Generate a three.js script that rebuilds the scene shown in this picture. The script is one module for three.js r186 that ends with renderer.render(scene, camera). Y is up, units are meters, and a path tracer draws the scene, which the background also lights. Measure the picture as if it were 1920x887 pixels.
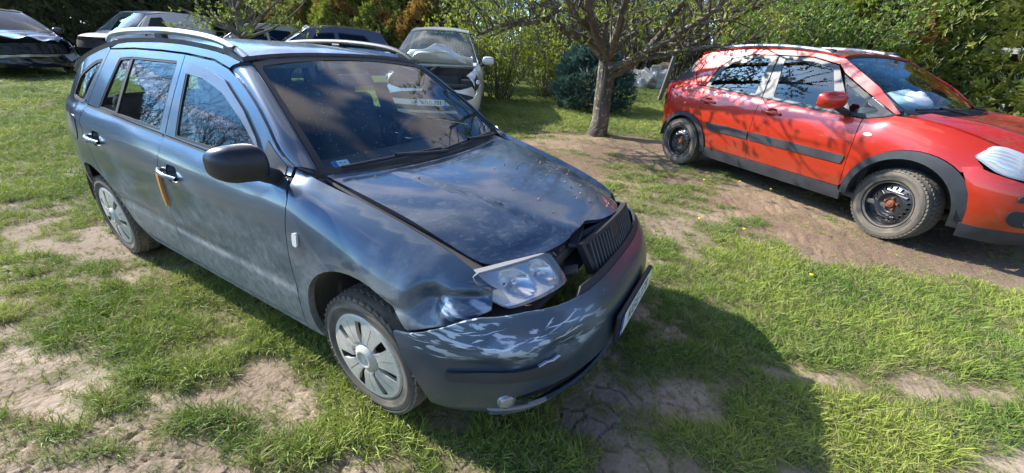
import * as THREE from 'three';
import { Sky } from 'three/addons/objects/Sky.js';
import { RoundedBoxGeometry } from 'three/addons/geometries/RoundedBoxGeometry.js';
import { mergeGeometries } from 'three/addons/utils/BufferGeometryUtils.js';

// ---------- camera, sky, sun, exposure ----------
const scene = new THREE.Scene();
const camera = new THREE.PerspectiveCamera(61.257, 1920 / 887, 0.05, 400);
camera.position.set(0, 1.477, 0);
camera.rotation.set(-0.4567, 0, 0.0475, 'XYZ');
const SUN = new THREE.Vector3(-Math.cos(0.40) * 1.42, 1, -Math.sin(0.40) * 1.42).normalize();
const sky = new Sky();
sky.scale.setScalar(300);
sky.name = 'sky';
sky.userData.kind = 'structure';
{
  const u = sky.material.uniforms;
  u.sunPosition.value.copy(SUN).multiplyScalar(100);
  u.turbidity.value = 4; u.rayleigh.value = 1.1; u.mieCoefficient.value = 0.004; u.mieDirectionalG.value = 0.8;
  u.cloudCoverage.value = 0.46; u.cloudDensity.value = 0.6; u.cloudScale.value = 0.0006; u.cloudElevation.value = 0.5;
}
scene.add(sky);
scene.environmentIntensity = 0.27;
const sun = new THREE.DirectionalLight(new THREE.Color(1, 0.94, 0.84), 4.6);
sun.position.copy(SUN).multiplyScalar(60);
sun.castShadow = true;
sun.shadow.mapSize.set(4096, 4096);
Object.assign(sun.shadow.camera, { left: -28, right: 28, top: 28, bottom: -28, near: 1, far: 140 });
scene.add(sun, sun.target);
const renderer = new THREE.WebGLRenderer({ antialias: true });
renderer.toneMapping = THREE.LinearToneMapping;
renderer.toneMappingExposure = 1.9;
renderer.shadowMap.enabled = true;

// ---------- helpers ----------
function rng(seed) { let a = seed >>> 0; return () => { a = (a + 0x6D2B79F5) | 0; let t = Math.imul(a ^ (a >>> 15), 1 | a); t = (t + Math.imul(t ^ (t >>> 7), 61 | t)) ^ t; return ((t ^ (t >>> 14)) >>> 0) / 4294967296; }; }
const clamp = (x, a = 0, b = 1) => Math.min(b, Math.max(a, x));
const lerp = (a, b, t) => a + (b - a) * t;
const sst = (a, b, x) => { const t = clamp((x - a) / (b - a)); return t * t * (3 - 2 * t); };
const hsh = (i, j) => { let h = Math.imul(i, 374761393) + Math.imul(j, 668265263) | 0; h = Math.imul(h ^ (h >>> 13), 1274126177); return ((h ^ (h >>> 16)) >>> 0) / 4294967296; };
function vn(x, y, per = 0) {
  const i = Math.floor(x), j = Math.floor(y), fx = x - i, fy = y - j, u = fx * fx * (3 - 2 * fx), v = fy * fy * (3 - 2 * fy);
  const m = per ? (k) => ((k % per) + per) % per : (k) => k;
  const a = hsh(m(i), m(j)), b = hsh(m(i + 1), m(j)), c = hsh(m(i), m(j + 1)), d = hsh(m(i + 1), m(j + 1));
  return a + (b - a) * u + (c - a) * v + (a - b - c + d) * u * v;
}
function fbm(x, y, oct = 4, per = 0) { let s = 0, a = 0.5, n = 0; for (let o = 0; o < oct; o++) { s += a * vn(x + o * 17, y + o * 31, per); n += a; x *= 2; y *= 2; per *= 2; a *= 0.5; } return s / n; }
// distance to the borders of jittered cells (mud cracks); per = period in cells
function cracks(x, y, per) {
  const i = Math.floor(x), j = Math.floor(y); let f1 = 9, f2 = 9;
  for (let a = -1; a <= 1; a++) for (let b = -1; b <= 1; b++) {
    const ci = ((i + a) % per + per) % per, cj = ((j + b) % per + per) % per;
    const px = i + a + 0.1 + 0.8 * hsh(ci + 71, cj), py = j + b + 0.1 + 0.8 * hsh(ci, cj + 133), d = Math.hypot(px - x, py - y);
    if (d < f1) { f2 = f1; f1 = d; } else if (d < f2) f2 = d;
  }
  return f2 - f1;
}
function texture(w, h, fn, srgb = true, repeat = true) {
  const d = new Uint8Array(w * h * 4);
  for (let j = 0; j < h; j++) for (let i = 0; i < w; i++) { const c = fn((i + 0.5) / w, (j + 0.5) / h), k = (j * w + i) * 4; d[k] = clamp(c[0]) * 255; d[k + 1] = clamp(c[1]) * 255; d[k + 2] = clamp(c[2]) * 255; d[k + 3] = 255; }
  const t = new THREE.DataTexture(d, w, h);
  t.colorSpace = srgb ? THREE.SRGBColorSpace : THREE.NoColorSpace;
  t.magFilter = THREE.LinearFilter; t.minFilter = THREE.LinearMipmapLinearFilter; t.generateMipmaps = true;
  if (repeat) t.wrapS = t.wrapT = THREE.RepeatWrapping;
  t.needsUpdate = true; return t;
}
const mix3 = (a, b, t) => [lerp(a[0], b[0], t), lerp(a[1], b[1], t), lerp(a[2], b[2], t)];
const std = (o) => new THREE.MeshStandardMaterial(o);
const phy = (o) => new THREE.MeshPhysicalMaterial(o);
const lin = (r, g, b) => new THREE.Color().setRGB(r, g, b);

const taken = {};
function numbered(n) { if (!(n in taken)) { taken[n] = 0; return n; } return n + '_' + String(++taken[n]).padStart(3, '0'); }
function thing(name, label, category, group) { const o = new THREE.Group(); o.name = numbered(name); o.userData = { label, category }; if (group) o.userData.group = group; scene.add(o); return o; }
function mesh(name, g, m, parent, label) { const o = new THREE.Mesh(g, m); o.name = parent ? name : numbered(name); if (label) o.userData.label = label; o.castShadow = o.receiveShadow = true; (parent || scene).add(o); return o; }
function tag(o, label, category, group) { o.userData.label = label; o.userData.category = category; if (group) o.userData.group = group; return o; }
function structure(name, g, m) { const o = mesh(name, g, m); o.userData.kind = 'structure'; return o; }
function geo(pos, nor, uv, idx, col) { const g = new THREE.BufferGeometry(); g.setAttribute('position', new THREE.Float32BufferAttribute(pos, 3)); if (nor) g.setAttribute('normal', new THREE.Float32BufferAttribute(nor, 3)); if (uv) g.setAttribute('uv', new THREE.Float32BufferAttribute(uv, 2)); if (col) g.setAttribute('color', new THREE.Float32BufferAttribute(col, 3)); g.setIndex(idx); if (!nor) g.computeVertexNormals(); return g; }
const strip = (g) => { const q = g.index ? g.toNonIndexed() : g.clone(); for (const k of Object.keys(q.attributes)) if (!['position', 'normal', 'uv'].includes(k)) q.deleteAttribute(k); return q; };
const merge = (list) => mergeGeometries(list.map(strip));
const at = (g, x, y, z, rx = 0, ry = 0, rz = 0, s = 1) => g.clone().applyMatrix4(new THREE.Matrix4().compose(new THREE.Vector3(x, y, z), new THREE.Quaternion().setFromEuler(new THREE.Euler(rx, ry, rz)), Array.isArray(s) ? new THREE.Vector3(...s) : new THREE.Vector3(s, s, s)));
const box = (w, h, d, x = 0, y = 0, z = 0, r = 0.008) => new RoundedBoxGeometry(w, h, d, 2, Math.min(r, w / 2.1, h / 2.1, d / 2.1)).translate(x, y, z);
const warp = (g, f) => { const p = g.attributes.position; for (let i = 0; i < p.count; i++) { const q = f(p.getX(i), p.getY(i), p.getZ(i)); p.setXYZ(i, q[0], q[1], q[2]); } g.computeVertexNormals(); return g; };
const tube = (pts, r, seg = 24, rad = 8, closed = false) => new THREE.TubeGeometry(new THREE.CatmullRomCurve3(pts.map((q) => new THREE.Vector3(...q)), closed, 'centripetal'), seg, r, rad, closed);

// monotone cubic through points [[x, a, b, ...], ...] sorted by x: returns x -> value (or array of values)
function curve(pts) {
  const xs = pts.map((q) => q[0]), n = xs.length, dim = pts[0].length - 1, cols = [];
  for (let k = 1; k <= dim; k++) {
    const y = pts.map((q) => q[k]), d = [], m = new Array(n);
    for (let i = 0; i < n - 1; i++) d.push((y[i + 1] - y[i]) / (xs[i + 1] - xs[i]));
    m[0] = d[0]; m[n - 1] = d[n - 2];
    for (let i = 1; i < n - 1; i++) { if (d[i - 1] * d[i] <= 0) m[i] = 0; else { const h0 = xs[i] - xs[i - 1], h1 = xs[i + 1] - xs[i], w1 = 2 * h1 + h0, w2 = h1 + 2 * h0; m[i] = (w1 + w2) / (w1 / d[i - 1] + w2 / d[i]); } }
    cols.push([y, m]);
  }
  const f = (x) => {
    x = clamp(x, xs[0], xs[n - 1]); let i = 0; while (i < n - 2 && x > xs[i + 1]) i++;
    const h = xs[i + 1] - xs[i], t = (x - xs[i]) / h, t2 = t * t, t3 = t2 * t;
    const ev = ([y, m]) => (2 * t3 - 3 * t2 + 1) * y[i] + (t3 - 2 * t2 + t) * h * m[i] + (-2 * t3 + 3 * t2) * y[i + 1] + (t3 - t2) * h * m[i + 1];
    return dim === 1 ? ev(cols[0]) : cols.map(ev);
  };
  return f;
}
// side of a body: rows v (0 at the sill, 1 at the shoulder) by stations x; above the shoulder the glasshouse leans in
function bodySide(y0, ytopPts, vs, stations, lean, bend, dent) {
  const ytop = curve(ytopPts), cols = vs.map((_, j) => curve(stations.map((s) => [s[0], s[1][j]])));
  const n = vs.length;
  const low = (x, v) => {
    v = clamp(v); let i = 0; while (i < n - 2 && v > vs[i + 1]) i++;
    const at_ = (k) => cols[clamp(k, 0, n - 1)](x);
    const z0 = at_(i), z1 = at_(i + 1), h = vs[i + 1] - vs[i], t = (v - vs[i]) / h;
    const m0 = i > 0 ? (z1 - at_(i - 1)) / (vs[i + 1] - vs[i - 1]) : (z1 - z0) / h, m1 = i < n - 2 ? (at_(i + 2) - z0) / (vs[i + 2] - vs[i]) : (z1 - z0) / h;
    const t2 = t * t, t3 = t2 * t;
    return (2 * t3 - 3 * t2 + 1) * z0 + (t3 - 2 * t2 + t) * h * m0 + (-2 * t3 + 3 * t2) * z1 + (t3 - t2) * h * m1;
  };
  const z = (x, y) => { const yt = ytop(x); if (y <= yt) return low(x, (y - y0) / (yt - y0)) + (dent ? dent(x, y) : 0); const d = y - yt; return low(x, 1) - lean * d - bend * d * d; };
  return { z, ytop };
}
function roundPoly(pts, r, seg = 4) {
  const out = [], n = pts.length;
  for (let i = 0; i < n; i++) {
    const p = pts[i], a = pts[(i + n - 1) % n], b = pts[(i + 1) % n];
    const rr = p[2] ?? r, la = Math.hypot(a[0] - p[0], a[1] - p[1]), lb = Math.hypot(b[0] - p[0], b[1] - p[1]);
    if (rr <= 0) { out.push([p[0], p[1]]); continue; }
    const da = Math.min(rr, la * 0.45), db = Math.min(rr, lb * 0.45), A = [p[0] + (a[0] - p[0]) / la * da, p[1] + (a[1] - p[1]) / la * da], Bq = [p[0] + (b[0] - p[0]) / lb * db, p[1] + (b[1] - p[1]) / lb * db];
    for (let k = 0; k <= seg; k++) { const t = k / seg, u = 1 - t; out.push([u * u * A[0] + 2 * u * t * p[0] + t * t * Bq[0], u * u * A[1] + 2 * u * t * p[1] + t * t * Bq[1]]); }
  }
  return out;
}
function area2(p) { let s = 0; for (let i = 0; i < p.length; i++) { const a = p[i], b = p[(i + 1) % p.length]; s += a[0] * b[1] - b[0] * a[1]; } return s / 2; }
function offsetPoly(p, d) { // d > 0 grows
  const s = area2(p) > 0 ? 1 : -1, n = p.length;
  return p.map((q, i) => { const a = p[(i + n - 1) % n], b = p[(i + 1) % n]; let n1 = [q[1] - a[1], a[0] - q[0]], n2 = [b[1] - q[1], q[0] - b[0]]; const l1 = Math.hypot(...n1) || 1, l2 = Math.hypot(...n2) || 1; n1 = [n1[0] / l1, n1[1] / l1]; n2 = [n2[0] / l2, n2[1] / l2]; let m = [n1[0] + n2[0], n1[1] + n2[1]]; const l = Math.hypot(...m) || 1; m = [m[0] / l, m[1] / l]; const c = Math.max(0.45, m[0] * n1[0] + m[1] * n1[1]); return [q[0] + s * m[0] * d / c, q[1] + s * m[1] * d / c]; });
}
function ringPoly(outer, inner) { // outer with a hole, joined by a bridge at the closest pair
  const o = area2(outer) > 0 ? outer : [...outer].reverse(), h = area2(inner) < 0 ? inner : [...inner].reverse();
  let bi = 0, bj = 0, bd = 1e9; o.forEach((a, i) => h.forEach((b, j) => { const d = (a[0] - b[0]) ** 2 + (a[1] - b[1]) ** 2; if (d < bd) { bd = d; bi = i; bj = j; } }));
  return [...o.slice(0, bi + 1), ...h.slice(bj), ...h.slice(0, bj + 1), ...o.slice(bi)];
}
function halfClip(p, ax, c, s) { const out = []; for (let i = 0; i < p.length; i++) { const a = p[i], b = p[(i + 1) % p.length], da = s * (a[ax] - c), db = s * (b[ax] - c); if (da >= 0) out.push(a); if ((da > 0 && db < 0) || (da < 0 && db > 0)) { const t = da / (da - db); const q = [a[0] + (b[0] - a[0]) * t, a[1] + (b[1] - a[1]) * t]; q[ax] = c; out.push(q); } } return out; }
// A sheet cut to an outline in (u, v) and bent by f(u, v) -> [x, y, z]; its rim is turned inwards by `rim` metres
function panel(outline, f, { step = 0.05, stepV, rim = 0.015, flip = false, off = 0, uv } = {}) {
  const sv = stepV || step; let u0 = 1e9, u1 = -1e9, v0 = 1e9, v1 = -1e9;
  for (const q of outline) { u0 = Math.min(u0, q[0]); u1 = Math.max(u1, q[0]); v0 = Math.min(v0, q[1]); v1 = Math.max(v1, q[1]); }
  const nu = Math.max(1, Math.ceil((u1 - u0) / step)), nv = Math.max(1, Math.ceil((v1 - v0) / sv)), du = (u1 - u0) / nu, dv = (v1 - v0) / nv;
  const pos = [], nor = [], uvs = [], idx = [], key = new Map();
  const E = 1e-4;
  const vert = (u, v) => {
    const k = Math.round(u * 2e5) + ',' + Math.round(v * 2e5); if (key.has(k)) return key.get(k);
    const p = f(u, v), a = f(u + E, v), a0 = f(u - E, v), b = f(u, v + E), b0 = f(u, v - E);
    const ax = a[0] - a0[0], ay = a[1] - a0[1], az = a[2] - a0[2], bx = b[0] - b0[0], by = b[1] - b0[1], bz = b[2] - b0[2];
    let nx = ay * bz - az * by, ny = az * bx - ax * bz, nz = ax * by - ay * bx; const l = (flip ? -1 : 1) / (Math.hypot(nx, ny, nz) || 1); nx *= l; ny *= l; nz *= l;
    const i = pos.length / 3; pos.push(p[0] + nx * off, p[1] + ny * off, p[2] + nz * off); nor.push(nx, ny, nz); const t = uv ? uv(u, v) : [u, v]; uvs.push(t[0], t[1]); key.set(k, i); return i;
  };
  for (let r = 0; r < nv; r++) {
    const row = halfClip(halfClip(outline, 1, v0 + r * dv, 1), 1, v0 + (r + 1) * dv, -1); if (row.length < 3) continue;
    for (let c = 0; c < nu; c++) {
      const cell = halfClip(halfClip(row, 0, u0 + c * du, 1), 0, u0 + (c + 1) * du, -1); if (cell.length < 3 || Math.abs(area2(cell)) < 1e-8) continue;
      const cl = []; for (const q of cell) { const w = cl[cl.length - 1]; if (!w || Math.hypot(q[0] - w[0], q[1] - w[1]) > 1e-6) cl.push(q); }
      if (cl.length > 3 && Math.hypot(cl[0][0] - cl[cl.length - 1][0], cl[0][1] - cl[cl.length - 1][1]) < 1e-6) cl.pop(); if (cl.length < 3) continue;
      const vv = cl.map((q) => new THREE.Vector2(q[0], q[1]));
      for (const t of THREE.ShapeUtils.triangulateShape(vv, [])) {
        const A = cl[t[0]], B = cl[t[1]], C = cl[t[2]], ar = (B[0] - A[0]) * (C[1] - A[1]) - (C[0] - A[0]) * (B[1] - A[1]); if (Math.abs(ar) < 1e-10) continue;
        const a = vert(...A), b = vert(...B), d = vert(...C); if ((ar > 0) !== flip) idx.push(a, b, d); else idx.push(a, d, b);
      }
    }
  }
  if (rim > 0) {
    const cnt = new Map(), N = pos.length / 3; for (let i = 0; i < idx.length; i += 3) for (let e = 0; e < 3; e++) { const a = idx[i + e], b = idx[i + (e + 1) % 3], k = Math.min(a, b) * N + Math.max(a, b); cnt.set(k, cnt.has(k) ? null : [a, b]); }
    for (const e of cnt.values()) {
      if (!e) continue; const [a, b] = e, P = (i, k) => pos[i * 3 + k], Nn = (i, k) => nor[i * 3 + k];
      const ex = P(b, 0) - P(a, 0), ey = P(b, 1) - P(a, 1), ez = P(b, 2) - P(a, 2); let sx = ey * Nn(a, 2) - ez * Nn(a, 1), sy = ez * Nn(a, 0) - ex * Nn(a, 2), sz = ex * Nn(a, 1) - ey * Nn(a, 0); const l = 1 / (Math.hypot(sx, sy, sz) || 1); sx *= l; sy *= l; sz *= l;
      const s = pos.length / 3; for (const i of [a, b]) { for (const d of [0, rim]) { pos.push(P(i, 0) - Nn(i, 0) * d, P(i, 1) - Nn(i, 1) * d, P(i, 2) - Nn(i, 2) * d); nor.push(sx, sy, sz); uvs.push(uvs[i * 2], uvs[i * 2 + 1]); } }
      idx.push(s, s + 1, s + 2, s + 2, s + 1, s + 3);
    }
  }
  return geo(pos, nor, uvs, idx);
}
// sheet spanned by a right edge, a left edge and a middle line: f(t, w), w from -1 (left) to 1 (right)
const span = (R, L, C, pw = 2, extra) => (t, w) => { const a = R(t), b = L(t), c = C(t), m = 1 - Math.pow(Math.abs(w), pw), o = [0, 0, 0]; for (let k = 0; k < 3; k++) { const h = (a[k] + b[k]) / 2; o[k] = h + (a[k] - b[k]) / 2 * w + (c[k] - h) * m; } return extra ? extra(o, t, w) : o; };
const mirrorZ = (f) => (t) => { const q = f(t); return [q[0], q[1], -q[2]]; };
const rect = (a, b, c, d) => [[a, c], [b, c], [b, d], [a, d]];
const arc = (cx, cy, rx, ry, a0, a1, n = 18) => Array.from({ length: n + 1 }, (_, i) => { const a = lerp(a0, a1, i / n); return [cx + rx * Math.cos(a), cy + ry * Math.sin(a)]; });
function lathe(pts, seg = 64) { return new THREE.LatheGeometry(pts.map((q) => new THREE.Vector2(q[0], q[1])), seg); }
const SHARED = {};
// ---------- ground: trodden lawn with bare, cracked soil ----------
const BARE = [ // x, z, radius along x, radius along z, strength
  [1.5, -6.3, 1.9, 0.95, 0.75], [0.6, -5.4, 1.1, 0.6, 0.5], [2.4, -4.6, 0.6, 0.45, 0.35], [3.2, -3.35, 0.75, 0.55, 1.1], [2.75, -4.0, 0.5, 0.55, 0.9], [3.75, -2.95, 0.6, 0.35, 0.9], [4.6, -3.6, 1.1, 2.2, 0.55],
  [3.4, -5.4, 0.9, 1.1, 0.6], [2.2, -6.9, 1.2, 0.5, 0.5],
  [-2.6, -1.75, 0.4, 0.2, 0.5], [-2.2, -1.3, 0.35, 0.12, 0.5], [-1.75, -1.15, 0.3, 0.1, 0.5], [-1.35, -1.35, 0.2, 0.14, 0.55], [-1.6, -1.75, 0.22, 0.16, 0.6], [-1.15, -1.45, 0.14, 0.16, 0.6], [-1.15, -0.98, 0.25, 0.09, 0.6], [-1.0, -0.78, 0.5, 0.1, 0.6], [-0.62, -0.95, 0.22, 0.1, 0.6], [-0.42, -0.82, 0.2, 0.07, 0.6], [-3.3, -2.6, 0.7, 0.35, 0.35], [-4.2, -3.3, 0.6, 0.4, 0.3], [-1.75, -0.9, 0.4, 0.1, 0.4], [-2.6, -1.25, 0.5, 0.12, 0.5], [-0.9, -1.2, 0.1, 0.1, 0.4],
  [0.33, -1.28, 0.16, 0.1, 0.5], [0.55, -1.72, 0.14, 0.12, 0.4], [0.45, -1.0, 0.16, 0.08, 0.6], [0.75, -1.02, 0.14, 0.08, 0.6], [0.85, -1.45, 0.18, 0.1, 0.5], [1.15, -1.0, 0.16, 0.08, 0.6], [0.2, -0.85, 0.12, 0.07, 0.5], [1.75, -1.55, 0.3, 0.1, 0.55], [2.15, -1.5, 0.4, 0.1, 0.6], [1.85, -1.05, 0.25, 0.08, 0.55], [2.35, -1.15, 0.3, 0.09, 0.5], [1.65, -2.1, 0.25, 0.1, 0.4], [0.35, -2.9, 0.5, 0.3, 0.3], [0.25, -3.6, 0.6, 0.4, 0.35], [1.35, -0.8, 0.14, 0.05, 0.5],
];
const LUSH = [[-1.0, -1.6, 0.28, 0.2, 0.4], [-0.75, -1.25, 0.3, 0.18, 0.5], [-0.45, -1.05, 0.3, 0.1, 0.4], [-1.85, -1.5, 0.2, 0.12, 0.3], [2.4, -2.2, 0.9, 0.5, 0.5], [3.2, -2.1, 0.9, 0.45, 0.5], [1.9, -2.6, 0.5, 0.4, 0.4], [1.25, -1.25, 0.35, 0.14, 0.4], [-6, -5, 3, 2.5, 0.35], [1.2, -9.5, 2.5, 1.3, 0.6]];
{ // more tufts read off the photograph: pixel on the ground, half-widths in metres
  const Q = new THREE.Quaternion().setFromEuler(camera.rotation);
  for (const [u, v, a, b] of [[28, 500, 0.3, 0.12], [40, 600, 0.25, 0.08], [60, 705, 0.26, 0.06], [20, 790, 0.2, 0.055], [133, 632, 0.13, 0.055], [180, 567, 0.18, 0.055], [120, 815, 0.15, 0.05], [215, 764, 0.13, 0.045], [310, 700, 0.22, 0.1], [330, 620, 0.18, 0.09], [250, 640, 0.14, 0.06], [420, 700, 0.18, 0.09], [395, 790, 0.18, 0.05], [470, 860, 0.2, 0.045], [230, 545, 0.14, 0.05], [80, 545, 0.14, 0.045], [150, 745, 0.12, 0.04], [50, 860, 0.2, 0.045], [200, 850, 0.1, 0.04]]) { const d = new THREE.Vector3((u - 960) / 749.07, (443.5 - v) / 749.07, -1).applyQuaternion(Q), k = -1.477 / d.y; LUSH.push([d.x * k, d.z * k, a, b, 0.6]); }
}
const blob = (L, x, z) => { let s = 0; for (const q of L) { const a = (x - q[0]) / q[2], b = (z - q[1]) / q[3], d = a * a + b * b; if (d < 6) s += q[4] * Math.exp(-d); } return s; };
function cover(x, z) {
  const far = Math.hypot(x, z), n = fbm(x * 1.1 + z * 0.5 + 40, z * 2.6 - x * 0.25 + 11, 3) * 0.42 + fbm(x * 4.0 + z + 7, z * 5.6 - x * 0.8 + 3, 3) * 0.58;
  const bias = x < 0.1 ? lerp(0.15, 0.28, sst(2.6, 7, far)) : lerp(0.165, 0.26, sst(5, 11, far));
  return n + bias - Math.min(0.3, blob(BARE, x, z) * 0.34) + blob(LUSH, x, z) * 0.4;
}
const lumps = (x, z) => (fbm(x * 0.55 + 3, z * 0.55 + 9, 2) - 0.5) * 0.03 + (fbm(x * 4.5, z * 4.5, 3) - 0.5) * 0.022;
function crackAt(x, z) { const wx = x + (fbm(x * 9, z * 9, 3) - 0.5) * 0.12, wz = z + (fbm(x * 9 + 50, z * 9, 3) - 0.5) * 0.12; return Math.min(cracks(wx * 7.5, wz * 9, 4096), 0.06 + cracks(wx * 19 + 9, wz * 23, 4096));  }
const groundY = (x, z) => lumps(x, z) - 0.008 + sst(0.5, 0.75, cover(x, z)) * 0.008;
{
  const T = 2.5, soil = texture(1024, 1024, (u, v) => {
    const a = fbm(u * 6, v * 6, 5, 6), b = vn(u * 220, v * 220, 220), c = vn(u * 90, v * 90, 90), s = hsh(Math.floor(u * 300), Math.floor(v * 300));
    let q = mix3([0.53, 0.46, 0.38], [0.655, 0.58, 0.495], sst(0.3, 0.7, a)); const g = 0.93 + 0.09 * b + 0.05 * c; q = [q[0] * g, q[1] * g, q[2] * g];
    if (s > 0.988) q = mix3(q, [0.46, 0.4, 0.3], 0.7); else if (s > 0.98) q = mix3(q, [0.76, 0.69, 0.57], 0.6); return q;
  });
  const bump = texture(1024, 1024, (u, v) => { const h = 0.5 * fbm(u * 40, v * 40, 4, 40) + 0.3 * vn(u * 160, v * 160, 160) + 0.2 * vn(u * 330, v * 330, 330); return [h, h, h]; }, false);
  const pos = [], uv = [], idx = [], col = [];
  const rs = [0]; for (let r = 0.35; r < 0.8; r += 0.05) rs.push(r); for (let r = 0.8; r < 3.2; r *= 1.0052) rs.push(r); for (let r = 3.2; r < 14; r *= 1.012) rs.push(r); for (let r = 14; r < 320; r *= 1.09) rs.push(r);
  const as = []; for (let i = 0; i < 430; i++) as.push(-1.2 + 2.4 * i / 430); for (let i = 0; i <= 60; i++) as.push(1.2 + (2 * Math.PI - 2.4) * i / 60);
  const n = as.length;
  for (const r of rs) for (const a of as) {
    const x = r * Math.sin(a), z = -r * Math.cos(a); let y = groundY(x, z); const cv = sst(0.47, 0.66, cover(x, z));
    if (r < 6 && r > 0.5) { const wet = sst(0.4, 0.62, fbm(x * 1.3 + 20, z * 1.3, 2)), k = crackAt(x, z); y -= 0.019 * (1 - sst(0.0, 0.068, k)) * (0.2 + 0.8 * wet) * (1 - 0.6 * cv); }
    if (r > 25) y -= 0.3 * sst(25, 60, r);
    pos.push(x, y, z); uv.push(x / T, z / T);
    const d = lerp(cv * 0.75, 1, sst(9, 16, r)), brown = sst(4.2, 1.2, Math.hypot(x - 1.6, (z + 6.2) * 1.3)) + sst(1.6, 0.4, Math.hypot((x - 3.3) * 0.8, z + 3.5));
    const base = mix3([1, 1, 1], [0.72, 0.62, 0.56], clamp(brown)); const c = mix3(base, [0.30, 0.42, 0.13], d * 0.92); col.push(...c);
  }
  for (let j = 0; j < rs.length - 1; j++) for (let i = 0; i < n - 1; i++) { const a = j * n + i, b = a + 1, c = a + n, d = c + 1; idx.push(a, b, c, b, d, c); }
  structure('ground', geo(pos, null, uv, idx, col), std({ map: soil, bumpMap: bump, bumpScale: 0.01, roughness: 1, vertexColors: true }));

  // grass: tufts of bent blades
  function tuft(seed, blades, h, spread, w) {
    const R = rng(seed), p = [], nn = [], ix = [];
    for (let k = 0; k < blades; k++) {
      const a = R() * 6.283, r0 = Math.sqrt(R()) * spread, L = h * (0.55 + 0.6 * R()), lean = 0.25 + R() * 1.05, tw = R() * 6.283, ca = Math.cos(a), sa = Math.sin(a), cw = Math.cos(tw) * w * (0.7 + 0.6 * R()), sw = Math.sin(tw) * w;
      const bx = r0 * Math.cos(a + 1), bz = r0 * Math.sin(a + 1), s = p.length / 3;
      for (let q = 0; q < 3; q++) { const t = q / 2.6, o = lean * L * t * (0.35 + 0.65 * t), y = L * t * (1 - 0.28 * lean * t), x = bx + ca * o, z = bz + sa * o, k2 = 1 - 0.35 * t; p.push(x - cw * k2, y, z - sw * k2, x + cw * k2, y, z + sw * k2); }
      p.push(bx + ca * lean * L, L * (1 - 0.3 * lean), bz + sa * lean * L);
      ix.push(s, s + 1, s + 2, s + 1, s + 3, s + 2, s + 2, s + 3, s + 4, s + 3, s + 5, s + 4, s + 4, s + 5, s + 6);
    }
    return geo(p, null, null, ix);
  }
  const R = rng(7), lots = [[], [], []];
  const foot = (x, z) => false;
  const put = (x, z, r) => {
    const c = cover(x, z), pr = 0.85 * sst(0.36, 0.66, c) + 0.2; if (R() > pr) return;
    const dense = sst(0.5, 0.78, c); const s = (0.34 + 0.52 * dense) * (0.75 + 0.5 * R());
    lots[Math.floor(R() * 3)].push([x, groundY(x, z) - 0.004, z, s, r, dense]);
  };
  // tufts per square metre falls with distance; blades widen a little to keep the cover
  const zones = [[0.75, 2.2, 2300], [2.2, 3.6, 1600], [3.6, 6, 800], [6, 10, 330], [10, 16, 150], [16, 30, 48]];
  for (const [a, b, d] of zones) { const half = a > 9 ? 0.95 : 1.12, m = Math.round((b * b - a * a) * half * d); for (let i = 0; i < m; i++) { const r = Math.sqrt(a * a + (b * b - a * a) * R()), t = (R() * 2 - 1) * half - 0.03; put(r * Math.sin(t), -r * Math.cos(t), r); } }
  const gm = phy({ color: lin(1, 1, 1), roughness: 0.92, transmission: 0.34, thickness: 0, side: THREE.DoubleSide, ior: 1.35 });
  const D = new THREE.Object3D(), C = new THREE.Color();
  lots.forEach((L, k) => {
    const im = new THREE.InstancedMesh(tuft(90 + k, 11, 0.068, 0.024, 0.0021), gm, L.length); im.name = numbered('grass'); im.userData = { kind: 'stuff', label: ['short green lawn grass growing in patches', 'bent green grass blades between the soil patches', 'fresh spring grass tufts over the yard'][k], category: 'grass' };
    im.castShadow = im.receiveShadow = true;
    L.forEach(([x, y, z, s, r, dn], i) => {
      const wide = 1 + sst(2, 20, r) * 2.6; D.position.set(x, y, z); D.rotation.set((R() - 0.5) * 0.3, R() * 6.283, (R() - 0.5) * 0.3); D.scale.set(s * wide, s * (0.9 + 0.35 * R()) * (1 + 0.25 * sst(4, 12, r)), s * wide); D.updateMatrix(); im.setMatrixAt(i, D.matrix);
      const q = R(), hue = fbm(x * 1.7, z * 1.7, 2); const g = mix3([0.165, 0.255, 0.034], [0.40, 0.45, 0.075], clamp(hue * 1.5 - 0.35 + (q - 0.5) * 0.5)); const dry = R() < 0.12 + 0.16 * (1 - dn); const e = dry ? [0.36, 0.31, 0.14] : g; C.setRGB(e[0], e[1], e[2]); im.setColorAt(i, C);
    });
    scene.add(im);
  });
}
// ---------- shared car materials ----------
const glassMat = phy({ color: lin(0.76, 0.88, 0.88), roughness: 0.02, transmission: 1, thickness: 0, ior: 1.52 });
const tintGlass = phy({ color: lin(0.10, 0.11, 0.12), roughness: 0.02, transmission: 1, thickness: 0, ior: 1.55 });
const lensMat = phy({ color: lin(0.93, 0.95, 0.95), roughness: 0.04, transmission: 1, thickness: 0, ior: 1.5 });
const rubber = std({ color: lin(0.018, 0.018, 0.02), roughness: 0.75 });
const blackPlastic = std({ color: lin(0.022, 0.023, 0.026), roughness: 0.55 });
const greyPlastic = std({ color: lin(0.075, 0.08, 0.085), roughness: 0.6 });
const linerMat = std({ map: texture(128, 128, (u, v) => { const n = fbm(u * 8, v * 8, 4, 8); return mix3([0.27, 0.26, 0.25], [0.42, 0.39, 0.355], n); }), roughness: 0.95 });
const chrome = std({ color: lin(0.75, 0.76, 0.78), metalness: 1, roughness: 0.12 });
const alu = std({ color: lin(0.42, 0.43, 0.46), metalness: 0.8, roughness: 0.42 });
const seatCloth = std({ color: lin(0.05, 0.052, 0.06), roughness: 0.95 });
const dashMat = std({ color: lin(0.035, 0.037, 0.042), roughness: 0.8 });
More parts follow.
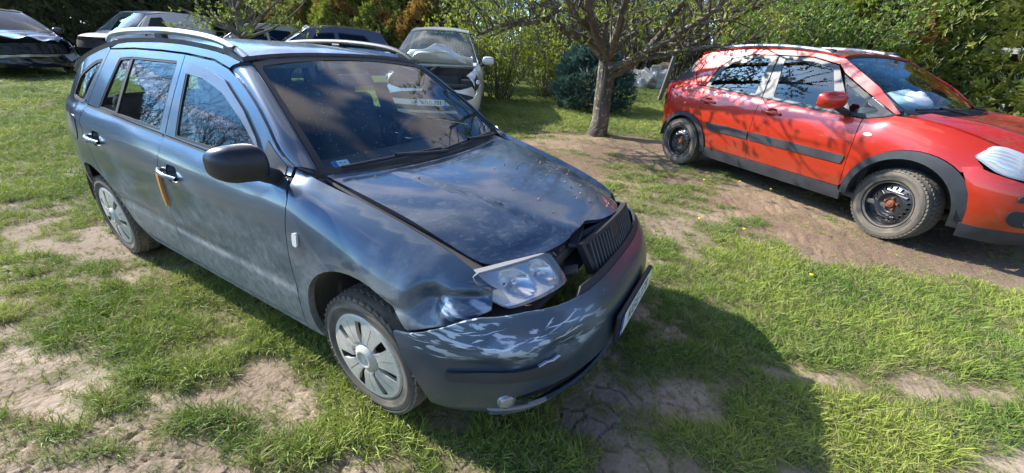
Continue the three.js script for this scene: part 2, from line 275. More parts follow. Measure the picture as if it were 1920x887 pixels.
const orangeLens = phy({ color: lin(0.9, 0.5, 0.25), roughness: 0.15, clearcoat: 1 });
const paleLens = phy({ color: lin(0.75, 0.72, 0.66), roughness: 0.12, clearcoat: 1 });
const redLens = phy({ color: lin(0.35, 0.02, 0.02), roughness: 0.1, clearcoat: 1 });
const tyreTex = texture(256, 256, (u, v) => { const a = fbm(u * 12, v * 12, 4, 12), b = vn(u * 90, v * 90, 90); return mix3([0.25, 0.235, 0.215], [0.53, 0.475, 0.40], clamp(a * 1.5 - 0.3 + 0.25 * b)); });
const tyreDusty = std({ map: tyreTex, roughness: 0.92 });
const tyreGrey = std({ map: tyreTex, color: lin(0.85, 0.87, 0.9), roughness: 0.9 });

// tyre with real tread blocks; axle along z, outside face towards +z
function tyreGeo(R, rim, w, blocks = 44) {
  const h = w / 2, prof = [[rim - 0.012, -h * 0.82], [rim, -h * 0.88], [rim + 0.01, -h * 0.95], [lerp(rim, R, 0.5), -h * 1.04], [R - 0.022, -h * 0.93], [R - 0.009, -h * 0.8], [R - 0.008, 0], [R - 0.009, h * 0.8], [R - 0.022, h * 0.93], [lerp(rim, R, 0.5), h * 1.04], [lerp(rim, R, 0.44), h * 1.045], [rim + 0.012, h * 0.95], [rim + 0.006, h * 0.9], [rim, h * 0.88], [rim - 0.012, h * 0.82]];
  const g = [lathe(prof, 72).rotateX(Math.PI / 2)];
  for (let i = 0; i < blocks; i++) for (const [o, ww, ph, sk] of [[-0.72, 0.4, 0, 0.25], [-0.24, 0.38, 0.5, 0.35], [0.24, 0.38, 0, -0.35], [0.74, 0.42, 0.5, -0.25]]) {
    const a = (i + ph) / blocks * Math.PI * 2, b = box(2 * Math.PI * R / blocks * 0.74, 0.013, h * ww, 0, 0, 0, 0.002); b.rotateY(sk); b.translate(0, R - 0.0085 - (Math.abs(o) > 0.5 ? 0.0085 : 0), o * h); b.rotateZ(a); g.push(b);
  }
  for (const s of [1]) g.push(lathe([[lerp(rim, R, 0.72), s * h * 1.005], [lerp(rim, R, 0.74), s * (h * 1.005 + 0.003)], [lerp(rim, R, 0.76), s * h * 0.99]], 72).rotateX(Math.PI / 2));
  return merge(g);
}
function wheelBase(parent, x, y, z, side, turn) { const o = new THREE.Group(); o.name = 'wheel'; o.position.set(x, y, z); o.rotation.y = (side > 0 ? 0 : Math.PI) + turn; parent.add(o); return o; }

// number plate: white plate with a blue band on a black holder, lettering printed flat
function plateTexture(text) {
  const c = document.createElement('canvas'); c.width = 520; c.height = 112; const x = c.getContext('2d');
  x.fillStyle = '#e9ebe8'; x.fillRect(0, 0, 520, 112); x.fillStyle = '#1f4fa8'; x.fillRect(0, 0, 46, 112); x.fillStyle = '#e8d24a'; for (let i = 0; i < 12; i++) { const a = i / 12 * 6.283; x.fillRect(22 + 13 * Math.cos(a), 34 + 13 * Math.sin(a), 3, 3); }
  x.fillStyle = '#ffffff'; x.font = 'bold 26px sans-serif'; x.fillText('H', 13, 94);
  x.fillStyle = '#16181c'; x.font = 'bold 92px sans-serif'; x.textAlign = 'center'; x.save(); x.translate(286, 89); x.scale(0.92, 1); x.fillText(text, 0, 0); x.restore(); x.lineWidth = 4; x.strokeStyle = '#16181c'; x.strokeRect(2, 2, 516, 108);
  const t = new THREE.CanvasTexture(c); t.colorSpace = THREE.SRGBColorSpace; return t;
}

// ---------- blue estate car ----------
const BLUE = { x: -0.1728, z: -1.9339, a: 0.516 };
{
  const car = thing('estate_car', 'slate blue estate car with a scraped bumper and dented front wing', 'car');
  car.position.set(BLUE.x, 0, BLUE.z); car.rotation.y = -BLUE.a;
  const vs = [0, 0.12, 0.3, 0.5, 0.65, 0.78, 0.88, 0.95, 1];
  const g2 = (x, y, cx, cy, rx, ry) => Math.exp(-(((x - cx) / rx) ** 2) - (((y - cy) / ry) ** 2));
  const dentR = (x, y) => -0.06 * g2(x, y, 0.32, 0.665, 0.05, 0.05) + 0.012 * g2(x, y, 0.25, 0.70, 0.04, 0.05) - 0.03 * g2(x, y, 0.45, 0.70, 0.06, 0.022) + 0.014 * g2(x, y, 0.42, 0.65, 0.06, 0.02) - 0.012 * g2(x, y, 0.18, 0.62, 0.07, 0.02)
    - 0.006 * g2(x, y, -1.2, 0.5, 0.3, 0.012) - 0.006 * g2(x, y, -1.9, 0.51, 0.6, 0.012) + 0.004 * (sst(0.49, 0.475, y) * sst(-2.1, -2.0, x) * sst(-0.3, -0.4, x));
  const stations = [
    [-3.36, [0.56, 0.60, 0.63, 0.645, 0.645, 0.63, 0.61, 0.59, 0.56]], [-3.1, [0.67, 0.705, 0.735, 0.75, 0.75, 0.74, 0.725, 0.70, 0.665]], [-2.8, [0.73, 0.765, 0.79, 0.802, 0.802, 0.79, 0.77, 0.745, 0.71]],
    [-2.46, [0.755, 0.79, 0.812, 0.824, 0.824, 0.812, 0.795, 0.772, 0.742]], [-1.4, [0.755, 0.79, 0.812, 0.823, 0.822, 0.812, 0.795, 0.772, 0.745]], [-0.55, [0.755, 0.79, 0.812, 0.824, 0.823, 0.813, 0.795, 0.770, 0.738]], [-0.36, [0.755, 0.79, 0.812, 0.826, 0.824, 0.811, 0.788, 0.755, 0.705]],
    [0.0, [0.76, 0.795, 0.818, 0.832, 0.828, 0.808, 0.774, 0.728, 0.66]], [0.25, [0.755, 0.79, 0.812, 0.822, 0.814, 0.788, 0.75, 0.706, 0.645]], [0.42, [0.72, 0.75, 0.78, 0.79, 0.78, 0.755, 0.722, 0.685, 0.63]], [0.62, [0.62, 0.65, 0.67, 0.68, 0.67, 0.65, 0.62, 0.59, 0.54]],
  ];
  const ytopPts = [[-3.4, 1.02], [-2.5, 1.03], [-2.16, 1.005], [-1.4, 0.97], [-0.98, 0.952], [-0.6, 0.945], [-0.44, 0.962], [-0.34, 0.972], [-0.2, 0.948], [0, 0.905], [0.25, 0.842], [0.42, 0.785], [0.62, 0.70]];
  const Sd = bodySide(0.2, ytopPts, vs, stations, 0.40, 0.16, dentR), Su = bodySide(0.2, ytopPts, vs, stations, 0.40, 0.16);
  const sh = (q) => [q[0] < -2.5 ? -2.5 + (q[0] + 2.5) * 0.68 : q[0], q[1] + (q[2] - 0.72) * 0.03, q[2]]; // the body leans a little on its springs
  const side = (s, inset = 0) => (x, y) => sh([x, y, s * ((s > 0 ? Sd : Su).z(x, y) - inset)]);
  const shg = (g) => warp(g, (x, y, z) => sh([x, y, z]));

  // paint: slate blue under road dust that lies as streaks and speckles
  const DW = 4.2, DH = 1.6, PB = [0.245, 0.31, 0.385];
  const dusty = texture(2048, 1024, (u, v) => {
    const x = u * DW - 3.5, y = v * DH, n = fbm(u * 30, v * 14, 4), st = fbm(u * 230, v * 60, 4), sp = vn(u * 900, v * 400);
    const low = sst(0.86, 0.38, y + (n - 0.5) * 0.35); let d = clamp(low * (0.38 + 0.8 * st) + (sp > 0.83 ? 0.22 : 0) * (0.35 + low) - 0.06);
    d = Math.max(d, sst(0.285, 0.262, y) * (0.45 + 0.4 * st)); d = Math.max(d, 0.75 * sst(0.1, 0.0, Math.abs(Math.hypot(x, (y - 0.3) * 0.92) - 0.36)) * sst(0.42, 0.62, fbm(u * 60, v * 40, 3) + 0.12) * (x > -0.6 ? 1 : 0));
    let q = mix3(PB, [0.625, 0.61, 0.57], clamp(d) * 0.94);
    // scuffs beside the lamp: bare primer and filler
    const sx = (x - 0.43) / 0.085, sy = (y - 0.672) / 0.04; if (sx * sx + sy * sy < 1 + (n - 0.5)) { const w = sst(0.42, 0.66, fbm(u * 90, v * 120 + u * 60, 3)); q = mix3(q, [0.78, 0.81, 0.84], w * 0.75); }
    return q;
  });
  const rough = texture(1024, 512, (u, v) => { const y = v * DH, n = fbm(u * 30, v * 14, 4), st = fbm(u * 230, v * 60, 4); const d = clamp(sst(0.86, 0.38, y + (n - 0.5) * 0.35) * (0.38 + 0.8 * st)); const r = 0.3 + 0.5 * d; return [1 - d * 0.9, r, 1 - d * 0.8]; }, false);
  const paintSide = phy({ map: dusty, roughnessMap: rough, roughness: 1, metalness: 0.5, metalnessMap: rough, clearcoat: 0.9, clearcoatMap: rough, clearcoatRoughness: 0.09 });
  const topTex = texture(1024, 1024, (u, v) => { // dried rain spots, pollen and bud scales on the flat panels
    const n = fbm(u * 10, v * 10, 4, 10), s = fbm(u * 64, v * 64, 3, 64), h = hsh(Math.floor(u * 260), Math.floor(v * 260)); let d = clamp(sst(0.4, 0.75, n) * 0.35 + sst(0.55, 0.8, s) * 0.4); if (h > 0.992) d = 0.9; return mix3(PB, [0.56, 0.555, 0.54], d * 0.55);
  });
  const topRough = texture(512, 512, (u, v) => { const n = fbm(u * 10, v * 10, 4, 10), s = fbm(u * 64, v * 64, 3, 64); const d = clamp(sst(0.4, 0.75, n) * 0.45 + sst(0.5, 0.8, s) * 0.5); return [1 - 0.5 * d, 0.28 + 0.4 * d, 0]; }, false);
  const paintTop = phy({ map: topTex, roughnessMap: topRough, roughness: 1, metalness: 0.4, clearcoat: 0.9, clearcoatMap: topRough, clearcoatRoughness: 0.1 });
  const paintPlain = phy({ color: lin(0.049, 0.078, 0.122), roughness: 0.35, metalness: 0.4, clearcoat: 1, clearcoatRoughness: 0.06 });
  const suv = (x, y) => [(x + 3.5) / DW, y / DH];
  const O = { step: 0.045, stepV: 0.035, uv: suv };

  // outlines in (x, y)
  const fArch = arc(0, 0.315, 0.335, 0.372, 0, Math.PI, 22), rArch = arc(-2.462, 0.30, 0.345, 0.355, 0, Math.PI, 22);
  const shutFR = [[-1.36, 1.352], [-1.40, 0.985], [-1.425, 0.80], [-1.40, 0.62], [-1.43, 0.45], [-1.475, 0.30], [-1.485, 0.272]];
  const shutF = [[-0.405, 0.992], [-0.362, 0.887], [-0.362, 0.73], [-0.365, 0.51], [-0.40, 0.33], [-0.415, 0.272]];
  const shutR = [[-2.18, 1.335], [-2.345, 1.022], [-2.40, 0.93], [-2.34, 0.81], [-2.29, 0.68], [-2.16, 0.52], [-2.09, 0.35], [-2.075, 0.272]];
  const pillarD = [[-0.405, 0.992], [-0.48, 1.032], [-0.585, 1.112], [-0.72, 1.202], [-0.85, 1.27], [-0.95, 1.308], [-1.1, 1.338], [-1.36, 1.352]];
  const glassF = roundPoly([[-1.305, 0.978], [-1.315, 1.318], [-1.14, 1.305], [-0.965, 1.262, 0.05], [-0.775, 1.158, 0.05], [-0.655, 1.066, 0.04], [-0.565, 0.965]], 0.02);
  const glassR = roundPoly([[-1.455, 0.99], [-1.413, 1.318], [-1.885, 1.312], [-1.965, 1.006]], 0.02);
  const glassQ = roundPoly([[-2.0, 1.008], [-1.918, 1.31], [-2.03, 1.298], [-2.195, 1.018]], 0.015);
  const glass3 = roundPoly([[-2.40, 1.03], [-2.235, 1.282], [-2.33, 1.262], [-2.48, 1.195, 0.06], [-2.62, 1.105, 0.06], [-2.7, 1.045]], 0.025);
  const yr = curve([[-3.02, 1.045], [-2.85, 1.125], [-2.7, 1.192], [-2.5, 1.262], [-2.3, 1.326], [-2.0, 1.38], [-1.5, 1.396], [-1.1, 1.378], [-0.86, 1.342]]);
  const beltF = [[-0.415, 0.945], [-0.6, 0.945], [-0.98, 0.953], [-1.403, 0.971]], beltR = [[-1.403, 0.971], [-1.8, 0.986], [-2.16, 1.005], [-2.345, 1.015]];
  const gap = (p) => offsetPoly(p, -0.0026);
  const pan = (name, outline, s, parent, mat = paintSide, opt = {}, label) => mesh(name, panel(gap(outline), side(s), { ...O, flip: s < 0, ...opt }), mat, parent, label);

  for (const s of [1, -1]) {
    // front wing
    const wing = [...[...shutF].slice(1).reverse().map((q) => q), [-0.398, 0.988], [-0.322, 0.974], [-0.2, 0.946], [-0.1, 0.926], [0, 0.903], [0.12, 0.875], [0.25, 0.84], [0.34, 0.812], [0.415, 0.782], [0.5, 0.735], [0.525, 0.668], [0.44, 0.624], [0.33, 0.58], [0.265, 0.555], ...fArch.filter((q) => q[0] < 0.27 && q[1] > 0.3), [-0.335, 0.235], [-0.405, 0.235]];
    pan('front_wing', wing, s, car, paintSide, { step: 0.028, stepV: 0.025, rim: 0.03 }, s > 0 ? 'dented and scuffed front wing' : undefined);
    mesh('side_repeater', panel(roundPoly(rect(-0.313, -0.285, 0.716, 0.772), 0.012), side(s, -0.008), { step: 0.01, flip: s < 0, rim: 0.01 }), s > 0 ? paleLens : orangeLens, car);
    // doors
    const fd = [...shutF.slice(0, 1).map(() => [-0.408, 0.95]), ...shutF.slice(1), ...[...shutFR].slice(1).reverse(), ...[...beltF].reverse().slice(0, 3)];
    const cup = (hx, hy) => roundPoly(rect(hx - 0.045, hx + 0.06, hy - 0.04, hy + 0.04), 0.03), cupF = (hx, hy) => (x, y) => side(s, 0.002 + 0.034 * Math.max(0, 1 - ((x - hx - 0.0075) / 0.054) ** 4) * Math.max(0, 1 - ((y - hy) / 0.041) ** 4))(x, y);
    const door = pan('front_door', ringPoly(fd, cup(-1.29, 0.812)), s, car);
    const frameF = [[-0.408, 0.956], ...pillarD, [-1.398, 0.988], [-1.403, 0.977], [-0.98, 0.959], [-0.6, 0.951]];
    mesh('window_frame', panel(ringPoly(gap(frameF), glassF), side(s), { ...O, step: 0.03, flip: s < 0, rim: 0.02 }), paintSide, door);
    mesh('window_seal', panel(ringPoly(offsetPoly(glassF, 0.003), offsetPoly(glassF, -0.011)), side(s, 0.002), { step: 0.04, flip: s < 0, rim: 0.012 }), rubber, door);
    mesh('window_glass', panel(offsetPoly(glassF, -0.004), side(s, 0.008), { step: 0.06, flip: s < 0, rim: 0 }), glassMat, door);
    const defl = (d) => [[-1.315, 1.322 - d], [-1.14, 1.31 - d], [-0.962, 1.267 - d], [-0.772, 1.162 - d * 0.8], [-0.652, 1.07 - d * 0.5], [-0.6, 1.01]];
    mesh('wind_deflector', panel(offsetPoly([...defl(0), ...defl(0.05).reverse()], 0.0), side(s, -0.012), { step: 0.04, flip: s < 0, rim: 0.004 }), phy({ color: lin(0.3, 0.3, 0.33), roughness: 0.12, transmission: 0.55, thickness: 0, clearcoat: 0.6 }), door);
    mesh('sail_panel', panel(roundPoly([[-0.44, 0.952], [-0.44, 0.99], [-0.58, 1.07], [-0.595, 0.955]], 0.006), side(s, -0.003), { step: 0.05, flip: s < 0, rim: 0.012 }), blackPlastic, door);
    const trim = [[-0.42, 0.944], [-0.6, 0.942], [-0.98, 0.949], [-1.4, 0.967], [-1.4, 0.977], [-0.98, 0.959], [-0.6, 0.951], [-0.42, 0.953]];
    mesh('belt_trim', panel(trim, side(s, -0.004), { step: 0.06, flip: s < 0, rim: 0.008 }), blackPlastic, door);
    const rd = [...shutFR.slice(1), ...[...shutR].reverse().slice(0, -1), ...[...beltR].reverse().slice(1)];
    const door2 = pan('rear_door', ringPoly(rd, cup(-2.19, 0.85)), s, car);
    const frameR = [[-1.403, 0.977], ...shutFR.slice(0, 2).reverse(), [-1.6, 1.354], [-1.9, 1.35], [-2.18, 1.335], [-2.345, 1.024], [-2.16, 1.011], [-1.8, 0.992]];
    const holeR = [...glassR.slice(0, 0), ...glassR];
    const bar = [[-1.9, 1.31], [-1.978, 1.006]];
    const hole2 = roundPoly([[-1.455, 0.99], [-1.413, 1.318], [-1.9, 1.311], [-2.04, 1.297], [-2.2, 1.018], [-1.98, 1.006]], 0.018);
    mesh('window_frame', panel(ringPoly(gap(frameR), hole2), side(s), { ...O, step: 0.03, flip: s < 0, rim: 0.02 }), paintSide, door2);
    mesh('window_seal', panel(ringPoly(offsetPoly(hole2, 0.003), offsetPoly(hole2, -0.011)), side(s, 0.002), { step: 0.04, flip: s < 0, rim: 0.012 }), rubber, door2);
    mesh('window_bar', panel([[-1.886, 1.31], [-1.912, 1.31], [-1.992, 1.006], [-1.964, 1.006]], side(s, 0.003), { step: 0.05, flip: s < 0, rim: 0.012 }), rubber, door2);
    mesh('window_glass', panel(offsetPoly(hole2, -0.004), side(s, 0.008), { step: 0.06, flip: s < 0, rim: 0 }), glassMat, door2);
    mesh('belt_trim', panel([[-1.41, 0.967], [-1.8, 0.982], [-2.16, 1.001], [-2.34, 1.011], [-2.34, 1.021], [-2.16, 1.011], [-1.8, 0.992], [-1.41, 0.977]], side(s, -0.004), { step: 0.06, flip: s < 0, rim: 0.008 }), blackPlastic, door2);
    // handles: a dished cup and a pull bar
    for (const [dd, hx, hy] of [[door, -1.29, 0.812], [door2, -2.19, 0.85]]) {
      mesh('handle_cup', panel(cup(hx, hy), cupF(hx, hy), { step: 0.01, flip: s < 0, rim: 0, uv: suv }), paintSide, dd);
      const z0 = Su.z(hx, hy); mesh('door_handle', shg(tube([[hx - 0.11, hy + 0.004, s * (z0 + 0.008)], [hx - 0.06, hy + 0.003, s * (z0 + 0.026)], [hx + 0.0, hy - 0.003, s * (z0 + 0.03)], [hx + 0.075, hy - 0.012, s * (z0 + 0.012)]], 0.0115, 14, 8)), paintPlain, dd);
    }
    if (s > 0) mesh('door_edge_guard', panel([[-1.428, 0.80], [-1.412, 0.66], [-1.405, 0.62], [-1.39, 0.625], [-1.392, 0.66], [-1.406, 0.795]], side(s, -0.012), { step: 0.04, rim: 0.016 }), std({ color: lin(0.62, 0.27, 0.05), roughness: 0.6 }), door, 'orange strip stuck on the door edge');
    // sill, cant rail, rear quarter
    pan('sill', [[-2.075, 0.205], [-2.08, 0.262], [-0.41, 0.262], [-0.335, 0.228], [-0.335, 0.205]], s, car);
    const rails = []; for (let x = -0.9; x >= -2.2; x -= 0.1) rails.push([x, yr(x)]);
    pan('cant_rail', [[-0.9, 1.29], [-0.95, 1.31], [-1.1, 1.343], [-1.36, 1.357], [-1.6, 1.359], [-1.9, 1.355], [-2.185, 1.34], ...rails.reverse()], s, car, paintSide, { step: 0.08, stepV: 0.012, rim: 0.006 });
    const rear = []; for (let x = -2.2; x >= -3.0; x -= 0.1) rear.push([x, yr(x)]);
    const quarter = [...shutR, [-2.07, 0.235], ...rArch.filter((q) => q[1] > 0.3), [-2.84, 0.42], [-3.2, 0.45], [-3.33, 0.50], [-3.33, 0.75], [-3.27, 0.86], [-3.2, 0.96], [-3.13, 1.0], [-3.06, 1.02], ...rear.reverse()];
    const qp = pan('rear_quarter', ringPoly(quarter, glass3), s, car, paintSide, { step: 0.04, rim: 0.02 });
    mesh('window_seal', panel(ringPoly(offsetPoly(glass3, 0.004), offsetPoly(glass3, -0.012)), side(s, 0.001), { step: 0.04, flip: s < 0, rim: 0.012 }), rubber, qp);
    mesh('quarter_glass', panel(offsetPoly(glass3, -0.004), side(s, 0.006), { step: 0.06, flip: s < 0, rim: 0 }), glassMat, qp);
    if (s > 0) mesh('fuel_flap', panel(roundPoly(rect(-2.63, -2.46, 0.80, 0.95), 0.06), side(s, -0.003), { step: 0.04, rim: 0.006 }), paintSide, qp);
    mesh('tail_lamp', panel(roundPoly([[-3.2, 0.76], [-3.36, 0.76], [-3.36, 1.0], [-3.17, 1.02]], 0.02), side(s, -0.012), { step: 0.04, flip: s < 0, rim: 0.03 }), redLens, car);
    // A pillar between windscreen and door frame
    const dn = [...pillarD].slice(0, 6), inn = [[-0.325, 0.978, 0.668], [-0.395, 1.03, 0.645], [-0.50, 1.11, 0.622], [-0.62, 1.19, 0.593], [-0.75, 1.275, 0.56], [-0.862, 1.338, 0.535]];
    const outer = curve(dn.map((q, i) => [i / 5, q[0], q[1]])), inner = curve(inn.map((q, i) => [i / 5, ...q]));
    mesh('windscreen_pillar', panel(rect(0, 1, 0.012, 1), (t, w) => { const o = outer(t), i = inner(t), zo = Su.z(o[0], o[1]), b = 0.012 * 4 * w * (1 - w); return sh([lerp(o[0], i[0], w), lerp(o[1], i[1], w) + b * 0.6, s * (lerp(zo, i[2], w) + b)]); }, { step: 0.08, stepV: 0.12, flip: s < 0, rim: 0.01, uv: (t, w) => [0.75 + t * 0.1, 0.7 + w * 0.05] }), paintSide, car);
    // roof rail on three feet
    const rail = mesh('roof_rail', shg(tube([[-0.9, 1.357, s * 0.525], [-0.97, 1.392, s * 0.53], [-1.1, 1.425, s * 0.535], [-1.5, 1.448, s * 0.54], [-1.85, 1.442, s * 0.538], [-2.15, 1.425, s * 0.534], [-2.3, 1.405, s * 0.53], [-2.38, 1.375, s * 0.525]], 0.0165, 48, 8)), s > 0 ? alu : blackPlastic, car);
    for (const x of [-1.0, -1.65, -2.2]) mesh('rail_foot', shg(box(0.09, 0.06, 0.03, x, yr(x) + 0.012, s * 0.533, 0.01)), blackPlastic, rail);
    // wheel-house and lamp
    for (const cx of [0, -2.462]) mesh('wheel_house', new THREE.CylinderGeometry(0.365, 0.365, 0.34, 24, 1, true, 0, Math.PI).rotateX(Math.PI / 2).rotateZ(Math.PI / 2).translate(cx, 0.315, s * 0.62), linerMat, car);
  }
  // roof, windscreen, bonnet
  const eR = (t) => { const x = lerp(-0.875, -2.74, t); return [x, yr(x), Su.z(x, yr(x)) - 0.004]; };
  const roofC = curve([[0, -0.925, 1.372], [0.15, -1.15, 1.412], [0.35, -1.6, 1.432], [0.6, -2.05, 1.424], [0.85, -2.5, 1.395], [1, -2.85, 1.352]]);
  const roofF = span(eR, mirrorZ(eR), (t) => { const q = roofC(t); return [q[0], q[1], 0]; }, 2.6);
  mesh('roof', panel(rect(0.004, 1, -1, 1), (t, w) => sh(roofF(t, w)), { step: 0.03, stepV: 0.06, rim: 0.02, flip: true, uv: (t, w) => [t * 2.2, w * 0.55] }), paintTop, car);
  const wsR = curve([[0, -0.325, 0.962, 0.652], [0.2, -0.40, 1.028, 0.635], [0.42, -0.505, 1.108, 0.612], [0.62, -0.625, 1.188, 0.583], [0.83, -0.755, 1.272, 0.55], [1, -0.87, 1.342, 0.525]]);
  const wsC = curve([[0, -0.215, 0.952], [0.5, -0.56, 1.175], [1, -0.93, 1.376]]);
  const wsF = span(wsR, mirrorZ(wsR), (t) => { const q = wsC(t); return [q[0], q[1], 0]; }, 2.2);
  const wsG = roundPoly(rect(0.0, 1, -1, 1), 0.03);
  const ws = mesh('windscreen', panel(wsG, (t, w) => sh(wsF(t, w)), { step: 0.05, stepV: 0.08, rim: 0, flip: true }), glassMat, car);
  const film = texture(1024, 512, (u, v) => { const n = fbm(u * 9, v * 6, 4), s = fbm(u * 70, v * 45, 3), h = hsh(Math.floor(u * 330), Math.floor(v * 190)); const d = 0.008 + 0.035 * sst(0.4, 0.75, n) + 0.03 * sst(0.5, 0.8, s) + (h > 0.994 ? 0.5 : 0); return [d, d, d]; }, false);
  mesh('dust_film', panel(rect(0.05, 0.95, -0.95, 0.95), (t, w) => sh(wsF(t, w)), { step: 0.06, stepV: 0.1, rim: 0, flip: true, off: 0.002, uv: (t, w) => [w * 0.5 + 0.5, t] }), std({ color: lin(0.6, 0.6, 0.57), roughness: 1, transparent: true, alphaMap: film }), ws);
  mesh('screen_border', panel(ringPoly(rect(0.0, 1.0, -1, 1), roundPoly(rect(0.045, 0.955, -0.955, 0.955), 0.05)), (t, w) => sh(wsF(t, w)), { step: 0.05, stepV: 0.06, rim: 0, flip: true, off: -0.003 }), blackPlastic, ws);
  mesh('inspection_sticker', panel(roundPoly(rect(0.06, 0.115, 0.79, 0.90), 0.006), (t, w) => sh(wsF(t, w)), { step: 0.05, rim: 0, flip: true, off: 0.003, uv: (t, w) => [(0.9 - w) / 0.11, (t - 0.06) / 0.055] }), std({ map: texture(64, 48, (u, v) => { if (u < 0.04 || u > 0.96 || v < 0.07 || v > 0.93) return [0.35, 0.6, 0.75]; if (u < 0.3) return [0.2, 0.38, 0.7]; if (v > 0.5 && v < 0.66 && u > 0.4 && u < 0.85 && hsh(Math.floor(u * 40), 3) > 0.3) return [0.25, 0.3, 0.38]; if (v > 0.28 && v < 0.38 && u > 0.5 && u < 0.8 && hsh(Math.floor(u * 50), 9) > 0.4) return [0.4, 0.45, 0.5]; return [0.82, 0.88, 0.9]; }, true, false), roughness: 0.4 }), ws, 'pale blue inspection sticker');
  mesh('screen_header', panel(rect(-0.02, 0.012, -1, 1), (t, w) => { const a = wsF(1, w), b = roofF(0.012, w); const k = (t + 0.02) / 0.032; return sh([lerp(a[0], b[0], k), lerp(a[1], b[1], k) - 0.004, lerp(a[2], b[2], k)]); }, { step: 0.02, stepV: 0.08, rim: 0, flip: true }), rubber, ws);
  // scuttle and wipers
  mesh('scuttle', panel(rect(0, 1, -1, 1), (t, w) => { const a = wsF(0, w); return sh([a[0] - 0.02 + t * 0.12, a[1] - 0.022 - t * 0.028, a[2] * (1 + 0.02 * t)]); }, { step: 0.5, stepV: 0.08, rim: 0.02, flip: true }), blackPlastic, car);
  for (const [w0, w1, n] of [[0.87, 0.02, 0], [0.05, -0.82, 1]]) {
    const P = (w, t, u) => { const q = wsF(t, w); return sh([q[0] + 0.01, q[1] + u, q[2]]); };
    const wp = mesh('wiper', tube([P(w0, 0.03, 0.012), P(lerp(w0, w1, 0.35), 0.045, 0.014), P(lerp(w0, w1, 0.7), 0.05, 0.014), P(w1, 0.045, 0.012)], 0.007, 18, 6), blackPlastic, car);
    mesh('wiper_arm', tube([P(w1 - 0.02, -0.02, 0.02), P(lerp(w1, w0, 0.25), 0.0, 0.034), P(lerp(w1, w0, 0.55), 0.035, 0.03)], 0.009, 14, 6), blackPlastic, wp);
  }
  const bnR = curve([[0, -0.338, 0.952, 0.634], [0.25, -0.10, 0.908, 0.63], [0.5, 0.10, 0.862, 0.622], [0.75, 0.28, 0.795, 0.602], [0.92, 0.385, 0.752, 0.575], [1, 0.43, 0.742, 0.545]]);
  const bnL = curve([[0, -0.338, 0.958, -0.632], [0.25, -0.09, 0.913, -0.63], [0.5, 0.125, 0.866, -0.622], [0.75, 0.33, 0.80, -0.605], [0.92, 0.465, 0.748, -0.58], [1, 0.53, 0.72, -0.56]]);
  const bnC = curve([[0, -0.205, 0.945], [0.25, 0.05, 0.932], [0.5, 0.25, 0.905], [0.75, 0.45, 0.858], [0.92, 0.585, 0.812], [1, 0.645, 0.778]]);
  const bnF = span(bnR, bnL, (t) => { const q = bnC(t); return [q[0], q[1], 0]; }, 2.3, (o, t, w) => {
    const a = Math.abs(w), cr = lerp(0.62, 0.4, t); o[1] += 0.015 * sst(cr + 0.035, cr - 0.02, a) * sst(0, 0.15, t);
    o[1] += 0.02 * Math.exp(-(((t - 1) / 0.1) ** 2) - (((w - 0.28) / 0.2) ** 2)) - 0.012 * Math.exp(-(((t - 0.93) / 0.05) ** 2) - (((w - 0.62) / 0.2) ** 2)) + 0.004 * Math.sin(w * 9 + t * 4) * sst(0.7, 1, t) * sst(-0.1, 0.4, w);
    return o;
  });
  mesh('bonnet', panel(roundPoly([[0, -0.985], [1, -0.97], [1.0, -0.3], [0.985, -0.05], [0.955, 0.16], [0.985, 0.3], [1.0, 0.5], [1, 0.97], [0, 0.985]], 0.02), (t, w) => sh(bnF(t, w)), { step: 0.022, stepV: 0.028, rim: 0.022, flip: true, uv: (t, w) => [t * 1.0, w * 0.62] }), paintTop, car);

  // nose: outlines in (k, y); k runs round the front from -1 (left arch) over 0 (centre) to 1 (right arch)
  const xf = curve([[0.2, 0.73], [0.25, 0.795], [0.32, 0.825], [0.45, 0.838], [0.53, 0.83], [0.60, 0.80], [0.645, 0.765], [0.7, 0.72]]);
  const nose = (out = 0) => (k, y) => {
    const s = Math.sign(k) || 1, a = Math.abs(k), th = a * Math.PI / 2, xj = 0.24, zj = Su.z(0.24, Math.min(y, 0.66)) + 0.006, X = xf(y), n = 2 / 2.75;
    let x = xj + (X - xj) * Math.pow(Math.max(Math.cos(th), 1e-4), n), z = zj * Math.pow(Math.max(Math.sin(th), 1e-4), n);
    if (s > 0) { const pull = sst(0.72, 1, a); z += 0.035 * pull; y -= 0.012 * pull * sst(0.3, 0.55, y); x += 0.0; const cr = g2(a, y, 0.62, 0.575, 0.2, 0.03); x += 0.016 * cr; z += 0.012 * cr; x -= 0.02 * g2(a, y, 0.42, 0.53, 0.1, 0.035); z -= 0.014 * g2(a, y, 0.72, 0.5, 0.1, 0.03); }
    const L = Math.hypot(x - 0.2, z) || 1; return sh([x + out * (x - 0.2) / L, y, s * (z + out * z / L)]);
  };
  const NW = 1.0; const PBb = [0.215, 0.27, 0.325];
  const bumperTex = texture(1024, 512, (u, v) => { // u: k from -1 to 1, v: y from 0.18 to 0.70
    const k = u * 2 - 1, y = 0.18 + v * 0.52, n = fbm(u * 20, v * 10, 4), st = fbm(u * 40 + v * 30, v * 70 - u * 30, 4), fine = vn(u * 500, v * 260);
    let q = mix3(PBb, [0.36, 0.37, 0.34], clamp(sst(0.5, 0.24, y + (n - 0.5) * 0.2) * (0.25 + 0.5 * fine) + (fine > 0.86 ? 0.12 : 0)));
    const zone = sst(0.05, 0.35, k) * sst(0.50, 0.555, y + (n - 0.5) * 0.09 - sst(0.75, 1, k) * 0.03), soft = fbm(u * 7 + v * 3, v * 9 - u * 4, 3);
    q = mix3(q, [0.42, 0.51, 0.60], zone * (0.15 + 0.55 * sst(0.4, 0.65, soft)));
